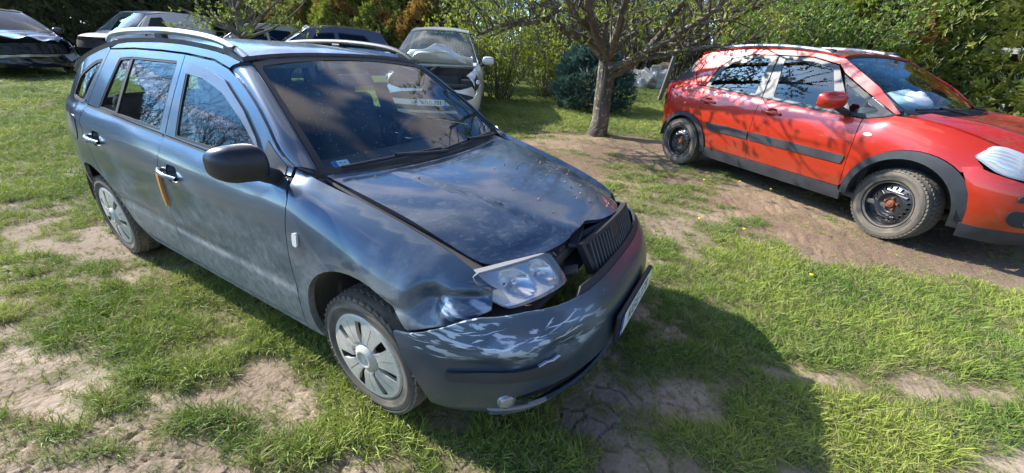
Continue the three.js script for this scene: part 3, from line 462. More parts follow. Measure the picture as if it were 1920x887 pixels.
    const wob = fbm(u * 9, v * 9 + 4, 3), streak = fbm(u * 30 + wob * 5, v * 34 - u * 10 + wob * 6, 5); q = mix3(q, [0.78, 0.82, 0.85], zone * 0.8 * sst(0.555, 0.61, streak * 0.66 + soft * 0.34 + 0.06 * sst(0.6, 0.9, k)));
    for (let c = 0; c < 34; c++) { const k0 = 0.3 + 0.66 * hsh(c, 5), y0 = 0.53 + 0.1 * hsh(c, 8), len = 0.015 + 0.07 * hsh(c, 2) ** 2, sl = (hsh(c, 3) - 0.75) * 0.45, dk = k - k0; if (Math.abs(dk) < len && Math.abs(y - y0 - sl * dk + 0.0012 * Math.sin(dk * 90 + c)) < (0.0012 + 0.0022 * hsh(c, 6)) * (1 - Math.abs(dk) / len)) q = mix3(q, [0.86, 0.89, 0.9], 0.8); }
    return q;
  }, true, false);
  const bumperMat = phy({ map: bumperTex, roughness: 0.42, metalness: 0.2, clearcoat: 0.5, clearcoatRoughness: 0.2 });
  const nuv = (k, y) => [(k + 1) / 2, (y - 0.18) / 0.52];
  const mouth = roundPoly([[-0.52, 0.285], [0.5, 0.285], [0.60, 0.30], [0.64, 0.345], [0.5, 0.375], [0.42, 0.378], [-0.5, 0.375]], 0.02);
  const bump = mesh('front_bumper', panel(ringPoly([[-0.96, 0.27], [-0.8, 0.235], [-0.5, 0.21], [0, 0.205], [0.5, 0.21], [0.8, 0.235], [0.93, 0.262], [0.955, 0.36], [0.985, 0.47], [1, 0.582], [0.955, 0.602], [0.9, 0.626], [0.8, 0.656], [0.7, 0.674], [0.5, 0.676], [0.35, 0.662], [0.2, 0.655], [-0.3, 0.655], [-0.7, 0.66], [-1, 0.58]], mouth), nose(), { step: 0.025, stepV: 0.02, rim: 0.012, flip: true, uv: nuv }), bumperMat, car, 'front bumper scraped down to white on one corner');
  const np = (outline, out, m, name, parent = bump, o = {}) => mesh(name, panel(outline, nose(out), { step: 0.03, stepV: 0.02, rim: 0.012, flip: true, ...o }), m, parent);
  np(roundPoly([[0.40, 0.452], [0.85, 0.44], [0.86, 0.478], [0.6, 0.492], [0.42, 0.505]], 0.012), 0.014, std({ color: lin(0.035, 0.037, 0.04), roughness: 0.6 }), 'rub_strip');
  np(roundPoly([[-0.40, 0.452], [-0.85, 0.44], [-0.86, 0.478], [-0.42, 0.5]], 0.012), 0.014, greyPlastic, 'rub_strip');
  np([[0.405, 0.508], [0.44, 0.5], [0.47, 0.503], [0.51, 0.496], [0.505, 0.5], [0.47, 0.508], [0.44, 0.506], [0.41, 0.513]], 0.015, std({ color: lin(0.5, 0.52, 0.55), roughness: 0.6 }), 'torn_edge');
  np([[-0.56, 0.27], [0.66, 0.27], [0.68, 0.39], [-0.54, 0.39]], -0.09, blackPlastic, 'lower_intake');
  for (let i = 0; i < 3; i++) np(rect(-0.52, 0.56, 0.295 + i * 0.03, 0.303 + i * 0.03), -0.03, blackPlastic, 'intake_bar');
  np(roundPoly([[0.45, 0.268], [0.7, 0.272], [0.72, 0.285], [0.45, 0.29]], 0.004), 0.006, std({ color: lin(0.28, 0.26, 0.25), roughness: 0.9 }), 'intake_ledge');
  np([[-0.8, 0.228], [-0.4, 0.206], [0.4, 0.206], [0.7, 0.222], [0.7, 0.236], [0.4, 0.224], [-0.4, 0.224], [-0.8, 0.243]], 0.012, bumperMat, 'lip_spoiler', bump, { uv: nuv });
  const fog = nose(0.012)(0.635, 0.335);
  mesh('fog_lamp', lathe([[0, 0.004], [0.016, 0.003], [0.026, 0.0], [0.027, -0.008], [0.031, -0.006], [0.034, -0.012], [0.034, -0.04]], 24).rotateZ(-Math.PI / 2).rotateY(-0.75).translate(...fog), phy({ color: lin(0.3, 0.3, 0.28), roughness: 0.2, metalness: 0.3, clearcoat: 1 }), bump);
  // number plate and holder
  const holder = mesh('plate_holder', shg(box(0.02, 0.128, 0.54, 0.852, 0.466, 0.0, 0.008)), blackPlastic, bump);
  const plate = mesh('number_plate', shg(new THREE.PlaneGeometry(0.52, 0.112).rotateY(Math.PI / 2).translate(0.8645, 0.47, 0)), std({ map: plateTexture('KGG-178'), roughness: 0.4 }), bump);
  // front structure behind the broken trim
  mesh('radiator_support', shg(merge([box(0.03, 0.42, 1.24, 0.40, 0.52, 0, 0.01), box(0.1, 0.05, 0.62, 0.53, 0.70, 0, 0.01), box(0.2, 0.02, 1.3, 0.52, 0.62, 0, 0.005), box(0.08, 0.2, 0.1, 0.5, 0.66, 0.3, 0.02), box(0.1, 0.14, 0.06, 0.52, 0.67, 0.22, 0.01), at(box(0.12, 0.012, 0.05, 0, 0, 0, 0.004), 0.60, 0.655, 0.27, 0.2, 0.4, 0.3)])), linerMat, car);
  mesh('bent_bracket', shg(at(box(0.09, 0.014, 0.035, 0, 0, 0, 0.004), 0.585, 0.668, 0.42, 0.1, 0.5, 0.1)), alu, car);
  mesh('torn_bracket', shg(at(box(0.05, 0.05, 0.008, 0, 0, 0, 0.003), 0.55, 0.71, 0.29, 0.3, 0.5, 0.5)), alu, car);
  mesh('inner_wing', panel([[-0.32, 0], [0.5, 0], [0.5, 1], [-0.32, 1]], (x, w) => sh([x, curve(ytopPts)(x) - 0.03 - w * 0.02, lerp(0.67, 0.56, w)]), { step: 0.08, stepV: 0.3, rim: 0, flip: false }), linerMat, car, 'dirty inner wing in the gap beside the bonnet');
  mesh('bonnet_seal', shg(tube([[-0.3, 0.945, 0.648], [-0.05, 0.893, 0.648], [0.15, 0.84, 0.638], [0.3, 0.785, 0.618]], 0.008, 20, 6)), rubber, car);
  const leftIn = mesh('inner_wing', panel([[-0.32, 0], [0.5, 0], [0.5, 1], [-0.32, 1]], (x, w) => sh([x, curve(ytopPts)(x) - 0.03 - w * 0.02, -lerp(0.67, 0.56, w)]), { step: 0.08, stepV: 0.3, rim: 0 }), linerMat, car);
  // grille knocked towards the far side: frame and upright slats
  const GR = (u, v) => sh([0.735 - 0.055 * v - 0.30 * u * u, 0.648 + 0.125 * v - 0.02 * u * u, -0.085 - u * 1.0]); // u from -0.27 to 0.27 across, v 0 to 1
  const gF = roundPoly([[-0.27, 0.06], [0.27, 0.06], [0.30, 1], [0.05, 1.06], [0.03, 0.72], [-0.03, 0.72], [-0.05, 1.06], [-0.30, 1]], 0.01);
  const grille = mesh('grille', panel(ringPoly([[-0.285, 0], [0.285, 0], [0.315, 1.06], [0.06, 1.14], [-0.06, 1.14], [-0.315, 1.06]], [[-0.262, 0.1], [0.262, 0.1], [0.288, 0.96], [0.07, 1.0], [0.045, 0.6], [0, 0.52], [-0.045, 0.6], [-0.07, 1.0], [-0.288, 0.96]]), GR, { step: 0.04, stepV: 0.15, rim: 0.03, flip: false }), blackPlastic, car, 'black grille pushed sideways');
  for (let i = -9; i <= 9; i++) { const u = i * 0.0285; const top = Math.abs(u) < 0.05 ? 0.55 : 0.99; mesh('slat', panel(rect(u - 0.0045, u + 0.0045, 0.06, top), GR, { step: 0.01, stepV: 0.2, rim: 0.03, off: 0.004 }), greyPlastic, grille); }
  mesh('badge_socket', panel(arc(0, 0.78, 0.045, 0.28, 0, Math.PI * 2, 20).slice(0, -1), GR, { step: 0.03, stepV: 0.1, rim: 0.02, off: -0.012 }), linerMat, grille);
  mesh('grille_backing', panel(rect(-0.29, 0.29, 0, 1.05), GR, { step: 0.06, stepV: 0.3, rim: 0, off: -0.035 }), linerMat, grille);
  np([[-0.5, 0.65], [0.22, 0.648], [0.26, 0.656], [0.22, 0.676], [-0.5, 0.676]], -0.006, blackPlastic, 'grille_ledge', car);
  mesh('bonnet_lip', shg(merge([tube([[0.548, 0.722, 0.17], [0.60, 0.752, 0.06], [0.635, 0.762, -0.08], [0.61, 0.752, -0.25], [0.575, 0.735, -0.38], [0.53, 0.705, -0.52]], 0.016, 26, 8), at(box(0.05, 0.02, 0.2, 0, 0, 0, 0.008), 0.575, 0.752, 0.10, 0.12, 0.28, 0.1)])), greyPlastic, car);
  // head lamps
  for (const s of [1, -1]) {
    const q = [[0.425, 0.775, 0.675], [0.568, 0.77, 0.352], [0.655, 0.668, 0.352], [0.53, 0.652, 0.665]].map((v) => s > 0 ? v : [v[0] - 0.03, v[1] - 0.065, v[2]]); // outer top, inner top, inner bottom, outer bottom
    const HL = (d, g = 1) => (u, v) => { const o = [0, 1, 2].map((k) => lerp(lerp(q[0][k], q[1][k], u), lerp(q[3][k], q[2][k], u), v)); const b = 0.05 * (1 - (2 * u - 1) ** 2) * (0.4 + 0.6 * v) * g + 0.02 * v * (1 - v) - d; return sh([o[0] + b * 0.85, o[1] + b * 0.35, s * (o[2] + b * 0.4 * (1 - u))]); };
    const ol = roundPoly([[0.02, 0.03], [0.98, 0.0], [1.0, 0.98], [0.12, 1.0], [-0.03, 0.55]], 0.07);
    const cum = [0]; ol.forEach((a, n) => { const b = ol[(n + 1) % ol.length], A = HL(0)(...a), Bq = HL(0)(...b); cum.push(cum[n] + Math.hypot(A[0] - Bq[0], A[1] - Bq[1], A[2] - Bq[2])); });
    const along = (l) => { let n = 0; while (n < ol.length - 1 && cum[n + 1] < l) n++; const t = clamp((l - cum[n]) / (cum[n + 1] - cum[n] || 1)), a = ol[n], b = ol[(n + 1) % ol.length]; return [lerp(a[0], b[0], t), lerp(a[1], b[1], t)]; };
    const satin = std({ color: lin(0.66, 0.67, 0.68), roughness: 0.38, metalness: 0.55 });
    const hl = mesh('headlamp', panel(rect(0, cum[cum.length - 1], 0, 0.07), (l, d) => HL(d + 0.002)(...along(l)), { step: 0.03, stepV: 0.035, rim: 0 }), std({ color: lin(0.2, 0.2, 0.2), roughness: 0.6 }), car);
    mesh('lens', panel(ol, HL(0), { step: 0.06, stepV: 0.08, rim: 0.012, flip: s > 0 }), phy({ color: lin(0.94, 0.96, 0.95), roughness: 0.03, transmission: 0.96, thickness: 0, ior: 1.5 }), hl);
    const bowls = [[0.40, 0.54, 0.17, 0.38], [0.77, 0.52, 0.16, 0.40]], ell = (b, k) => arc(b[0], b[1], b[2] * k, b[3] * k, 0, Math.PI * 2, 28).slice(0, -1);
    mesh('reflector', panel(offsetPoly(ol, -0.005), (u, v) => { let d = 0.03; for (const b of bowls) d += 0.05 * Math.max(0, 1 - ((u - b[0]) / b[2]) ** 2 - ((v - b[1]) / b[3]) ** 2); return HL(d)(u, v); }, { step: 0.025, stepV: 0.05, rim: 0, flip: s > 0 }), std({ color: lin(0.78, 0.79, 0.8), metalness: 0.75, roughness: 0.2 }), hl);
    for (const b of bowls) mesh('bulb', new THREE.SphereGeometry(0.013, 12, 8).translate(...HL(0.06)(b[0], b[1])), chrome, hl);
    mesh('indicator', panel(roundPoly([[0.03, 0.14], [0.19, 0.14], [0.2, 0.9], [0.13, 0.92], [0.0, 0.55]], 0.04), HL(0.026), { step: 0.05, stepV: 0.1, rim: 0.004, flip: s > 0 }), std({ color: lin(0.55, 0.55, 0.53), roughness: 0.25, metalness: 0.4 }), hl);
  }
  // door mirrors
  for (const s of [1]) {
    const g = new THREE.SphereGeometry(1, 28, 20); warp(g, (x, y, z) => { const e = 0.62, sg = Math.sign, pw = (a) => sg(a) * Math.pow(Math.abs(a), e); let X = pw(x) * 0.062, Y = pw(y) * 0.070, Z = pw(z) * 0.08; if (x > 0) X *= 1.15 - 0.3 * Math.abs(y); else X *= 0.35; Y *= 1 - 0.16 * z * s; X += -0.05 * z * s; return [X, Y, Z]; });
    const m = mesh('door_mirror', shg(at(g, -0.50, 1.018, s * 0.868, 0, 0, 0)), std({ color: lin(0.016, 0.019, 0.026), roughness: 0.34 }), car);
    mesh('mirror_arm', shg(tube([[-0.475, 0.945, s * 0.745], [-0.47, 0.965, s * 0.785], [-0.485, 0.99, s * 0.83]], 0.034, 8, 10)), blackPlastic, m);
    mesh('mirror_glass', shg(at(new THREE.CircleGeometry(1, 24), -0.527, 1.018, s * 0.87, 0, -Math.PI / 2 - s * 0.2, 0, [0.07, 0.052, 1])), chrome, m);
  }
  // wheels
  const RT = 0.288, RW = 0.203, capMat = std({ map: texture(256, 256, (u, v) => { const n = fbm(u * 14, v * 14, 4, 14); const s = hsh(Math.floor(u * 120), Math.floor(v * 120)); let q = mix3([0.70, 0.675, 0.615], [0.80, 0.775, 0.715], n); if (s > 0.985) q = [0.4, 0.34, 0.27]; return q; }), roughness: 0.5, metalness: 0.15 });
  const tg = tyreGeo(RT, 0.19, 0.175);
  const capF = (r, a) => { const z = 0.087 + 0.008 * sst(RW, 0.1, r) - 0.016 * sst(0.075, 0.055, r) - 0.012 * sst(RW - 0.008, RW, r); return [r * Math.cos(a), r * Math.sin(a), z]; };
  const capGeos = { spoke: [], ring: null };
  const N = 7;
  const polar = (outline, dz = 0) => panel(outline.map(([r, a]) => [r, a]), (r, a) => { const q = capF(r, a); q[2] += dz; return q; }, { step: 0.02, stepV: 0.08, rim: 0.014 });
  const spoke = merge([polar([[0.062, 0.03], [0.062, 0.40], [0.085, 0.36], [0.12, 0.315], [0.178, 0.345], [0.178, 0.008], [0.1, 0.012]]), polar([[0.062, -0.03], [0.1, -0.012], [0.178, -0.008], [0.178, -0.345], [0.12, -0.315], [0.085, -0.36], [0.062, -0.40]])]);
  const capRing = panel(rect(0.176, RW, 0, Math.PI * 2), capF, { step: 0.007, stepV: 0.1, rim: 0.0 });
  const capHub = lathe([[0, 0.102], [0.012, 0.102], [0.014, 0.098], [0.03, 0.098], [0.033, 0.106], [0.044, 0.104], [0.05, 0.094], [0.064, 0.092], [0.066, 0.07]], 40).rotateX(Math.PI / 2);
  const drum = lathe([[0.0, 0.035], [0.06, 0.035], [0.10, 0.03], [0.13, 0.0], [0.175, -0.005], [0.186, 0.06], [0.19, 0.075]], 48).rotateX(Math.PI / 2);
  for (const [x, s, turn] of [[0, 1, 0.036], [-2.462, 1, 0], [0, -1, 0.036], [-2.462, -1, 0]]) {
    const w = wheelBase(car, x, RT - 0.003, s * 0.715, s, -turn);
    mesh('tyre', tg, tyreDusty, w); mesh('rim', drum, linerMat, w); mesh('hubcap', merge([capRing, capHub]), capMat, w);
    for (let i = 0; i < N; i++) mesh('hubcap_spoke', spoke, capMat, w).rotation.z = i * Math.PI * 2 / N + 0.35;
  }
  // cabin: floor, dashboard, seats, wheel, mirror
  mesh('underbody', merge([box(3.5, 0.05, 1.42, -1.45, 0.24, 0, 0.02), box(0.9, 0.4, 1.0, 0.0, 0.46, 0, 0.05), box(0.05, 0.55, 1.3, -0.36, 0.6, 0, 0.02)]), linerMat, car);
  mesh('dashboard', shg(warp(new RoundedBoxGeometry(0.5, 0.2, 1.3, 4, 0.07), (x, y, z) => [x - 0.5 + 0.05 * Math.cos(z * 2), y + 0.845 - (x < 0 ? 0.03 : 0), z])), dashMat, car);
  mesh('parcel_shelf', shg(box(0.75, 0.02, 1.25, -2.75, 0.93, 0, 0.008)), seatCloth, car);
  mesh('headliner', panel(rect(0.02, 0.95, -0.96, 0.96), (t, w) => { const q = sh(roofF(t, w)); q[1] -= 0.035; return q; }, { step: 0.1, stepV: 0.2, rim: 0 }), std({ color: lin(0.4, 0.4, 0.39), roughness: 1 }), car);
  for (const [x, z, row] of [[-1.2, 0.36, 0], [-1.2, -0.36, 0], [-1.98, 0.36, 1], [-1.98, -0.36, 1]]) {
    const seat = new THREE.Group(); seat.name = 'seat'; seat.position.set(x, 0.3, z); car.add(seat);
    mesh('cushion', box(0.5, 0.16, row ? 0.6 : 0.5, 0.12, 0.17, 0, 0.06), seatCloth, seat);
    mesh('backrest', at(box(0.14, 0.62, row ? 0.6 : 0.48, 0, 0.31, 0, 0.06), -0.12, 0.18, 0, 0, 0, 0.22), seatCloth, seat);
    mesh('headrest', at(box(0.09, 0.17, 0.26, 0, 0, 0, 0.04), -0.28, 0.86, 0, 0, 0, 0.15), seatCloth, seat);
  }
  mesh('steering_wheel', shg(merge([at(new THREE.TorusGeometry(0.185, 0.015, 8, 36), -0.74, 0.86, -0.36, 0, Math.PI / 2, 0).clone(), at(box(0.05, 0.13, 0.16, 0, 0, 0, 0.03), -0.74, 0.86, -0.36, 0, 0, -0.3), at(box(0.02, 0.03, 0.34, 0, 0, 0, 0.008), -0.74, 0.87, -0.36, 0, 0, -0.3)])), blackPlastic, car);
  mesh('interior_mirror', shg(at(box(0.03, 0.065, 0.24, 0, 0, 0, 0.02), -0.82, 1.265, 0.02, 0, 0.1, 0)), std({ color: lin(0.1, 0.1, 0.11), roughness: 0.4 }), car);
  for (const z of [0.33, -0.33]) mesh('sun_visor', shg(at(box(0.16, 0.015, 0.4, 0, 0, 0, 0.006), -0.99, 1.335, z, 0, 0, 0.25)), std({ color: lin(0.42, 0.43, 0.42), roughness: 0.95 }), car);
  mesh('window_tag', shg(at(box(0.002, 0.04, 0.1, 0, 0, 0, 0.001), -0.80, 1.27, -0.13, 0, 0, 0.6)), std({ color: lin(0.7, 0.65, 0.1), roughness: 0.7 }), car, 'yellow tag behind the windscreen');
  // tail: hatch with glass, rear bumper
  const tail = (dx = 0) => (w, y) => { const xr = curve([[0.3, -3.36], [0.55, -3.39], [0.85, -3.33], [1.02, -3.2], [1.2, -3.0], [1.35, -2.83]])(y), z = curve([[0.3, 0.66], [0.9, 0.64], [1.0, 0.61], [1.2, 0.57], [1.35, 0.46]])(y); return sh([xr - dx + 0.10 * Math.pow(Math.abs(w), 3), y, w * z]); };
  const hatchHole = roundPoly(rect(-0.86, 0.86, 1.0, 1.30), 0.05);
  const hatch = mesh('tailgate', panel(ringPoly(rect(-1, 1, 0.56, 1.355), hatchHole), tail(), { step: 0.1, stepV: 0.06, rim: 0.02 }), paintPlain, car);
  mesh('hatch_glass', panel(hatchHole, tail(-0.008), { step: 0.15, stepV: 0.08, rim: 0 }), glassMat, hatch);
  mesh('rear_bumper', panel(rect(-1.08, 1.08, 0.28, 0.56), tail(0.05), { step: 0.08, stepV: 0.05, rim: 0.05 }), paintPlain, car);
  SHARED.blue = { bnF, sh, roofF };
}
// ---------- red crossover hatchback ----------
const RED = { x: 4.0496, z: -3.7057, a: 1.1332 };
{
  const car = thing('hatchback', 'red raised hatchback with black arch trim parked beside the apple tree', 'car');
  car.position.set(RED.x, 0, RED.z); car.rotation.y = -RED.a;
  const vs = [0, 0.12, 0.3, 0.5, 0.65, 0.78, 0.88, 0.95, 1];
  const stations = [
    [-3.05, [0.56, 0.62, 0.66, 0.68, 0.69, 0.69, 0.68, 0.66, 0.62]], [-2.85, [0.68, 0.74, 0.78, 0.795, 0.80, 0.795, 0.78, 0.755, 0.715]], [-2.46, [0.77, 0.81, 0.835, 0.845, 0.848, 0.84, 0.82, 0.795, 0.765]],
    [-1.4, [0.775, 0.805, 0.828, 0.842, 0.845, 0.838, 0.825, 0.805, 0.778]], [-0.55, [0.775, 0.805, 0.828, 0.842, 0.845, 0.838, 0.825, 0.805, 0.775]], [-0.3, [0.775, 0.808, 0.835, 0.85, 0.85, 0.84, 0.818, 0.785, 0.735]],
    [0.05, [0.78, 0.815, 0.845, 0.858, 0.855, 0.835, 0.80, 0.755, 0.69]], [0.35, [0.75, 0.785, 0.815, 0.825, 0.815, 0.79, 0.755, 0.715, 0.66]], [0.55, [0.66, 0.70, 0.73, 0.74, 0.73, 0.71, 0.68, 0.645, 0.59]], [0.75, [0.5, 0.54, 0.57, 0.58, 0.57, 0.55, 0.52, 0.49, 0.44]],
  ];
  const ytopPts = [[-3.1, 1.06], [-2.4, 1.055], [-1.5, 1.02], [-0.9, 0.985], [-0.5, 0.975], [-0.36, 1.005], [-0.25, 1.04], [-0.1, 1.035], [0.1, 1.005], [0.35, 0.935], [0.55, 0.86], [0.75, 0.77]];
  const B = bodySide(0.2, ytopPts, vs, stations, 0.36, 0.12);
  const side = (s, inset = 0) => (x, y) => [x, y, s * (B.z(x, y) - inset)];
  const dirt = texture(1024, 512, (u, v) => { const n = fbm(u * 24, v * 12, 4), sp = vn(u * 500, v * 240); const d = clamp(sst(0.42, 0.14, v + (n - 0.5) * 0.2) * (0.25 + 0.5 * sp) + (sp > 0.86 ? 0.1 : 0) + 0.1 * n); return mix3([0.75, 0.16, 0.06], [0.58, 0.45, 0.38], d * 0.8); });
  const paint = phy({ map: dirt, roughness: 0.34, metalness: 0.25, clearcoat: 1, clearcoatRoughness: 0.05 });
  const paintTop = phy({ map: texture(512, 512, (u, v) => { const n = fbm(u * 9, v * 9, 4, 9), s = fbm(u * 60, v * 60, 3, 60); return mix3([0.75, 0.16, 0.06], [0.62, 0.42, 0.36], clamp(0.35 * sst(0.4, 0.75, n) + 0.5 * sst(0.52, 0.8, s)) * 0.75); }), roughness: 0.38, metalness: 0.25, clearcoat: 0.85, clearcoatRoughness: 0.1 });
  const clad = std({ map: texture(256, 256, (u, v) => { const n = fbm(u * 10, v * 10, 4, 10); return mix3([0.15, 0.155, 0.165], [0.26, 0.265, 0.275], n); }), roughness: 0.62 });
  const pianoBlack = std({ color: lin(0.03, 0.031, 0.034), roughness: 0.42 });
  const suv = (x, y) => [(x + 3.2) / 4.2, y / 1.6], O = { step: 0.045, stepV: 0.04, uv: suv }, gap = (p) => offsetPoly(p, -0.0026);
  const pan = (name, outline, s, parent, mat = paint, opt = {}) => mesh(name, panel(gap(outline), side(s, opt.inset || 0), { ...O, flip: s < 0, ...opt }), mat, parent);
  const fIn = arc(0.02, 0.34, 0.37, 0.385, 0, Math.PI, 22), fOut = arc(0.045, 0.345, 0.45, 0.455, 0, Math.PI, 24), rIn = arc(-2.47, 0.31, 0.355, 0.36, 0, Math.PI, 22), rOut = arc(-2.47, 0.315, 0.415, 0.41, 0, Math.PI, 24);
  const shutFR = [[-1.49, 1.0], [-1.485, 0.633], [-1.45, 0.345]], shutF = [[-0.472, 0.965], [-0.448, 0.78], [-0.43, 0.42], [-0.432, 0.345]], shutR = [[-2.30, 1.05], [-2.24, 0.79], [-2.16, 0.62], [-2.07, 0.48], [-2.05, 0.345]];
  const glassR = roundPoly([[-1.60, 1.048], [-1.645, 1.418], [-1.9, 1.405, 0.06], [-2.08, 1.355, 0.05], [-2.19, 1.24, 0.05], [-2.25, 1.072]], 0.02);
  const glassF = roundPoly([[-1.378, 1.038], [-1.485, 1.418], [-1.2, 1.412], [-0.962, 1.362], [-0.735, 1.012]], 0.015);
  const triO = roundPoly([[-0.835, 1.318], [-0.275, 1.028], [-0.43, 0.982], [-0.60, 0.98]], 0.012), triG = roundPoly([[-0.775, 1.245], [-0.40, 1.05], [-0.42, 1.015], [-0.63, 1.008]], 0.03);
  const yr = curve([[-2.75, 1.375], [-2.6, 1.42], [-2.3, 1.468], [-1.9, 1.5], [-1.5, 1.508], [-1.15, 1.49], [-0.92, 1.452]]);
  for (const s of [1, -1]) {
    const wing = [...[...shutF].slice(1).reverse(), [-0.472, 0.972], [-0.36, 1.0], [-0.26, 1.032], [-0.1, 1.03], [0.1, 1.0], [0.24, 0.966], [0.39, 0.922], [0.342, 0.852], [0.332, 0.836], [0.41, 0.77], [0.44, 0.72], ...fOut.filter((q) => q[0] < 0.36 && q[1] > 0.36)];
    pan('front_wing', wing, s, car, paint, { step: 0.035, stepV: 0.03, rim: 0.03 });
    mesh('arch_trim', panel([...fOut.slice(0), [-0.405, 0.30], [-0.35, 0.30], ...[...fIn].reverse(), [0.39, 0.28], [0.5, 0.28]], side(s, -0.018), { step: 0.04, stepV: 0.04, flip: s < 0, rim: 0.045 }), clad, car);
    mesh('arch_trim', panel([...rOut, [-2.885, 0.27], [-2.83, 0.27], ...[...rIn].reverse(), [-2.115, 0.27], [-2.055, 0.27]], side(s, -0.016), { step: 0.04, stepV: 0.04, flip: s < 0, rim: 0.045 }), clad, car);
    mesh('side_repeater', panel(arc(-0.365, 0.857, 0.036, 0.015, 0, Math.PI * 2, 18).slice(0, -1), side(s, -0.006), { step: 0.02, flip: s < 0, rim: 0.008 }), paleLens, car);
    const belt = [[-0.475, 0.972], [-0.6, 0.975], [-0.9, 0.985], [-1.49, 1.018]], beltR = [[-1.49, 1.018], [-1.9, 1.035], [-2.30, 1.052]];
    const cup = (x, y) => roundPoly(rect(x - 0.045, x + 0.06, y - 0.03, y + 0.04), 0.03), cupF = (hx, hy) => (x, y) => side(s, 0.002 + 0.034 * Math.max(0, 1 - ((x - hx - 0.0075) / 0.054) ** 4) * Math.max(0, 1 - ((y - hy - 0.005) / 0.036) ** 4))(x, y);
    const d1 = pan('front_door', ringPoly([[-0.475, 0.968], ...shutF.slice(1), ...[...shutFR].slice(1).reverse(), ...[...belt].reverse().slice(0, 3)], cup(-1.31, 0.892)), s, car);
    const d2 = pan('rear_door', ringPoly([...shutFR.slice(1), ...[...shutR].reverse(), [-1.9, 1.035], [-1.49, 1.018]], cup(-2.16, 0.892)), s, car);
    for (const [d, gl, mat, ring] of [[d1, glassF, glassMat, [[-1.50, 1.022], [-1.565, 1.45], [-1.2, 1.448], [-0.93, 1.394], [-0.58, 0.98], [-0.9, 0.99]]], [d2, glassR, tintGlass, [[-1.505, 1.022], [-1.575, 1.45], [-1.9, 1.44], [-2.12, 1.39], [-2.24, 1.27], [-2.31, 1.058], [-1.9, 1.04]]]]) {
      mesh('window_frame', panel(ringPoly(gap(ring), gl), side(s, 0.001), { step: 0.04, flip: s < 0, rim: 0.02 }), pianoBlack, d);
      mesh('window_glass', panel(offsetPoly(gl, 0.004), side(s, 0.008), { step: 0.07, flip: s < 0, rim: 0 }), mat, d);
    }
    mesh('belt_trim', panel([[-0.6, 0.972], [-0.9, 0.982], [-1.49, 1.014], [-1.49, 1.021], [-0.9, 0.989], [-0.6, 0.979]], side(s, -0.004), { step: 0.06, flip: s < 0, rim: 0.01 }), greyPlastic, d1);
    mesh('belt_trim', panel([[-1.5, 1.015], [-1.9, 1.032], [-2.3, 1.049], [-2.3, 1.056], [-1.9, 1.039], [-1.5, 1.022]], side(s, -0.004), { step: 0.06, flip: s < 0, rim: 0.01 }), greyPlastic, d2);
    for (const [d, o] of [[d1, roundPoly([[-0.475, 0.56], [-0.46, 0.635], [-1.478, 0.652], [-1.47, 0.565]], 0.012)], [d2, roundPoly([[-1.492, 0.565], [-1.498, 0.652], [-2.10, 0.655], [-2.06, 0.565]], 0.012)]]) mesh('door_moulding', panel(o, side(s, -0.012), { step: 0.06, stepV: 0.03, flip: s < 0, rim: 0.014 }), clad, d);
    for (const [d, x] of [[d1, -1.31], [d2, -2.16]]) { const z = B.z(x, 0.895), y = 0.892; mesh('handle_cup', panel(cup(x, y), cupF(x, y), { step: 0.01, flip: s < 0, rim: 0, uv: suv }), paint, d); mesh('door_handle', tube([[x - 0.10, y, s * (z + 0.008)], [x - 0.05, y + 0.003, s * (z + 0.03)], [x + 0.04, y + 0.002, s * (z + 0.032)], [x + 0.11, y - 0.006, s * (z + 0.008)]], 0.014, 14, 8), paint, d); }
    mesh('front_quarter_light', panel(ringPoly(triO, triG), side(s, 0.0), { step: 0.04, flip: s < 0, rim: 0.015 }), blackPlastic, car);
    mesh('quarter_glass', panel(offsetPoly(triG, 0.004), side(s, 0.006), { step: 0.06, flip: s < 0, rim: 0 }), glassMat, car);
    mesh('sill_trim', panel([[-2.05, 0.22], [-2.05, 0.338], [-0.43, 0.338], [-0.40, 0.30], [-0.40, 0.22]], side(s, -0.014), { step: 0.08, stepV: 0.03, flip: s < 0, rim: 0.03 }), clad, car);
    const rl = []; for (let x = -0.9; x >= -2.3; x -= 0.1) rl.push([x, yr(x)]);
    pan('cant_rail', [[-0.27, 1.036], [-0.835, 1.328], [-0.925, 1.40], [-1.2, 1.455], [-1.57, 1.457], [-1.9, 1.447], [-2.13, 1.396], [-2.25, 1.276], [-2.32, 1.06], [-2.45, 1.06], ...[[-2.55, 1.2], [-2.5, 1.44], [-2.4, 1.455]], ...rl.reverse(), [-0.80, 1.40], [-0.5, 1.24], [-0.24, 1.05]], s, car, paint, { step: 0.05, stepV: 0.04, rim: 0.012 });
    const quarter = [...shutR.slice(0, 4), ...rOut.filter((q) => q[1] > 0.36), [-2.97, 0.45], [-3.0, 0.75], [-2.96, 0.95], [-2.86, 1.06], [-2.6, 1.40], [-2.5, 1.44], [-2.56, 1.2], [-2.46, 1.056]];
    pan('rear_quarter', quarter, s, car, paint, { step: 0.045, rim: 0.02 });
    mesh('tail_lamp', panel(roundPoly([[-2.83, 0.80], [-3.02, 0.80], [-2.99, 1.04], [-2.84, 1.10]], 0.03), side(s, -0.01), { step: 0.05, flip: s < 0, rim: 0.03 }), redLens, car);
    mesh('rear_pillar_glass', panel(roundPoly([[-2.60, 1.14], [-2.62, 1.36], [-2.86, 1.10], [-2.82, 1.08]], 0.02), side(s, -0.004), { step: 0.05, flip: s < 0, rim: 0.01 }), pianoBlack, car);
    const rail = mesh('roof_rail', tube([[-0.99, 1.468, s * 0.54], [-1.08, 1.50, s * 0.55], [-1.3, 1.528, s * 0.56], [-1.7, 1.545, s * 0.56], [-2.1, 1.528, s * 0.555], [-2.35, 1.50, s * 0.545], [-2.45, 1.47, s * 0.54]], 0.02, 40, 8), alu, car);
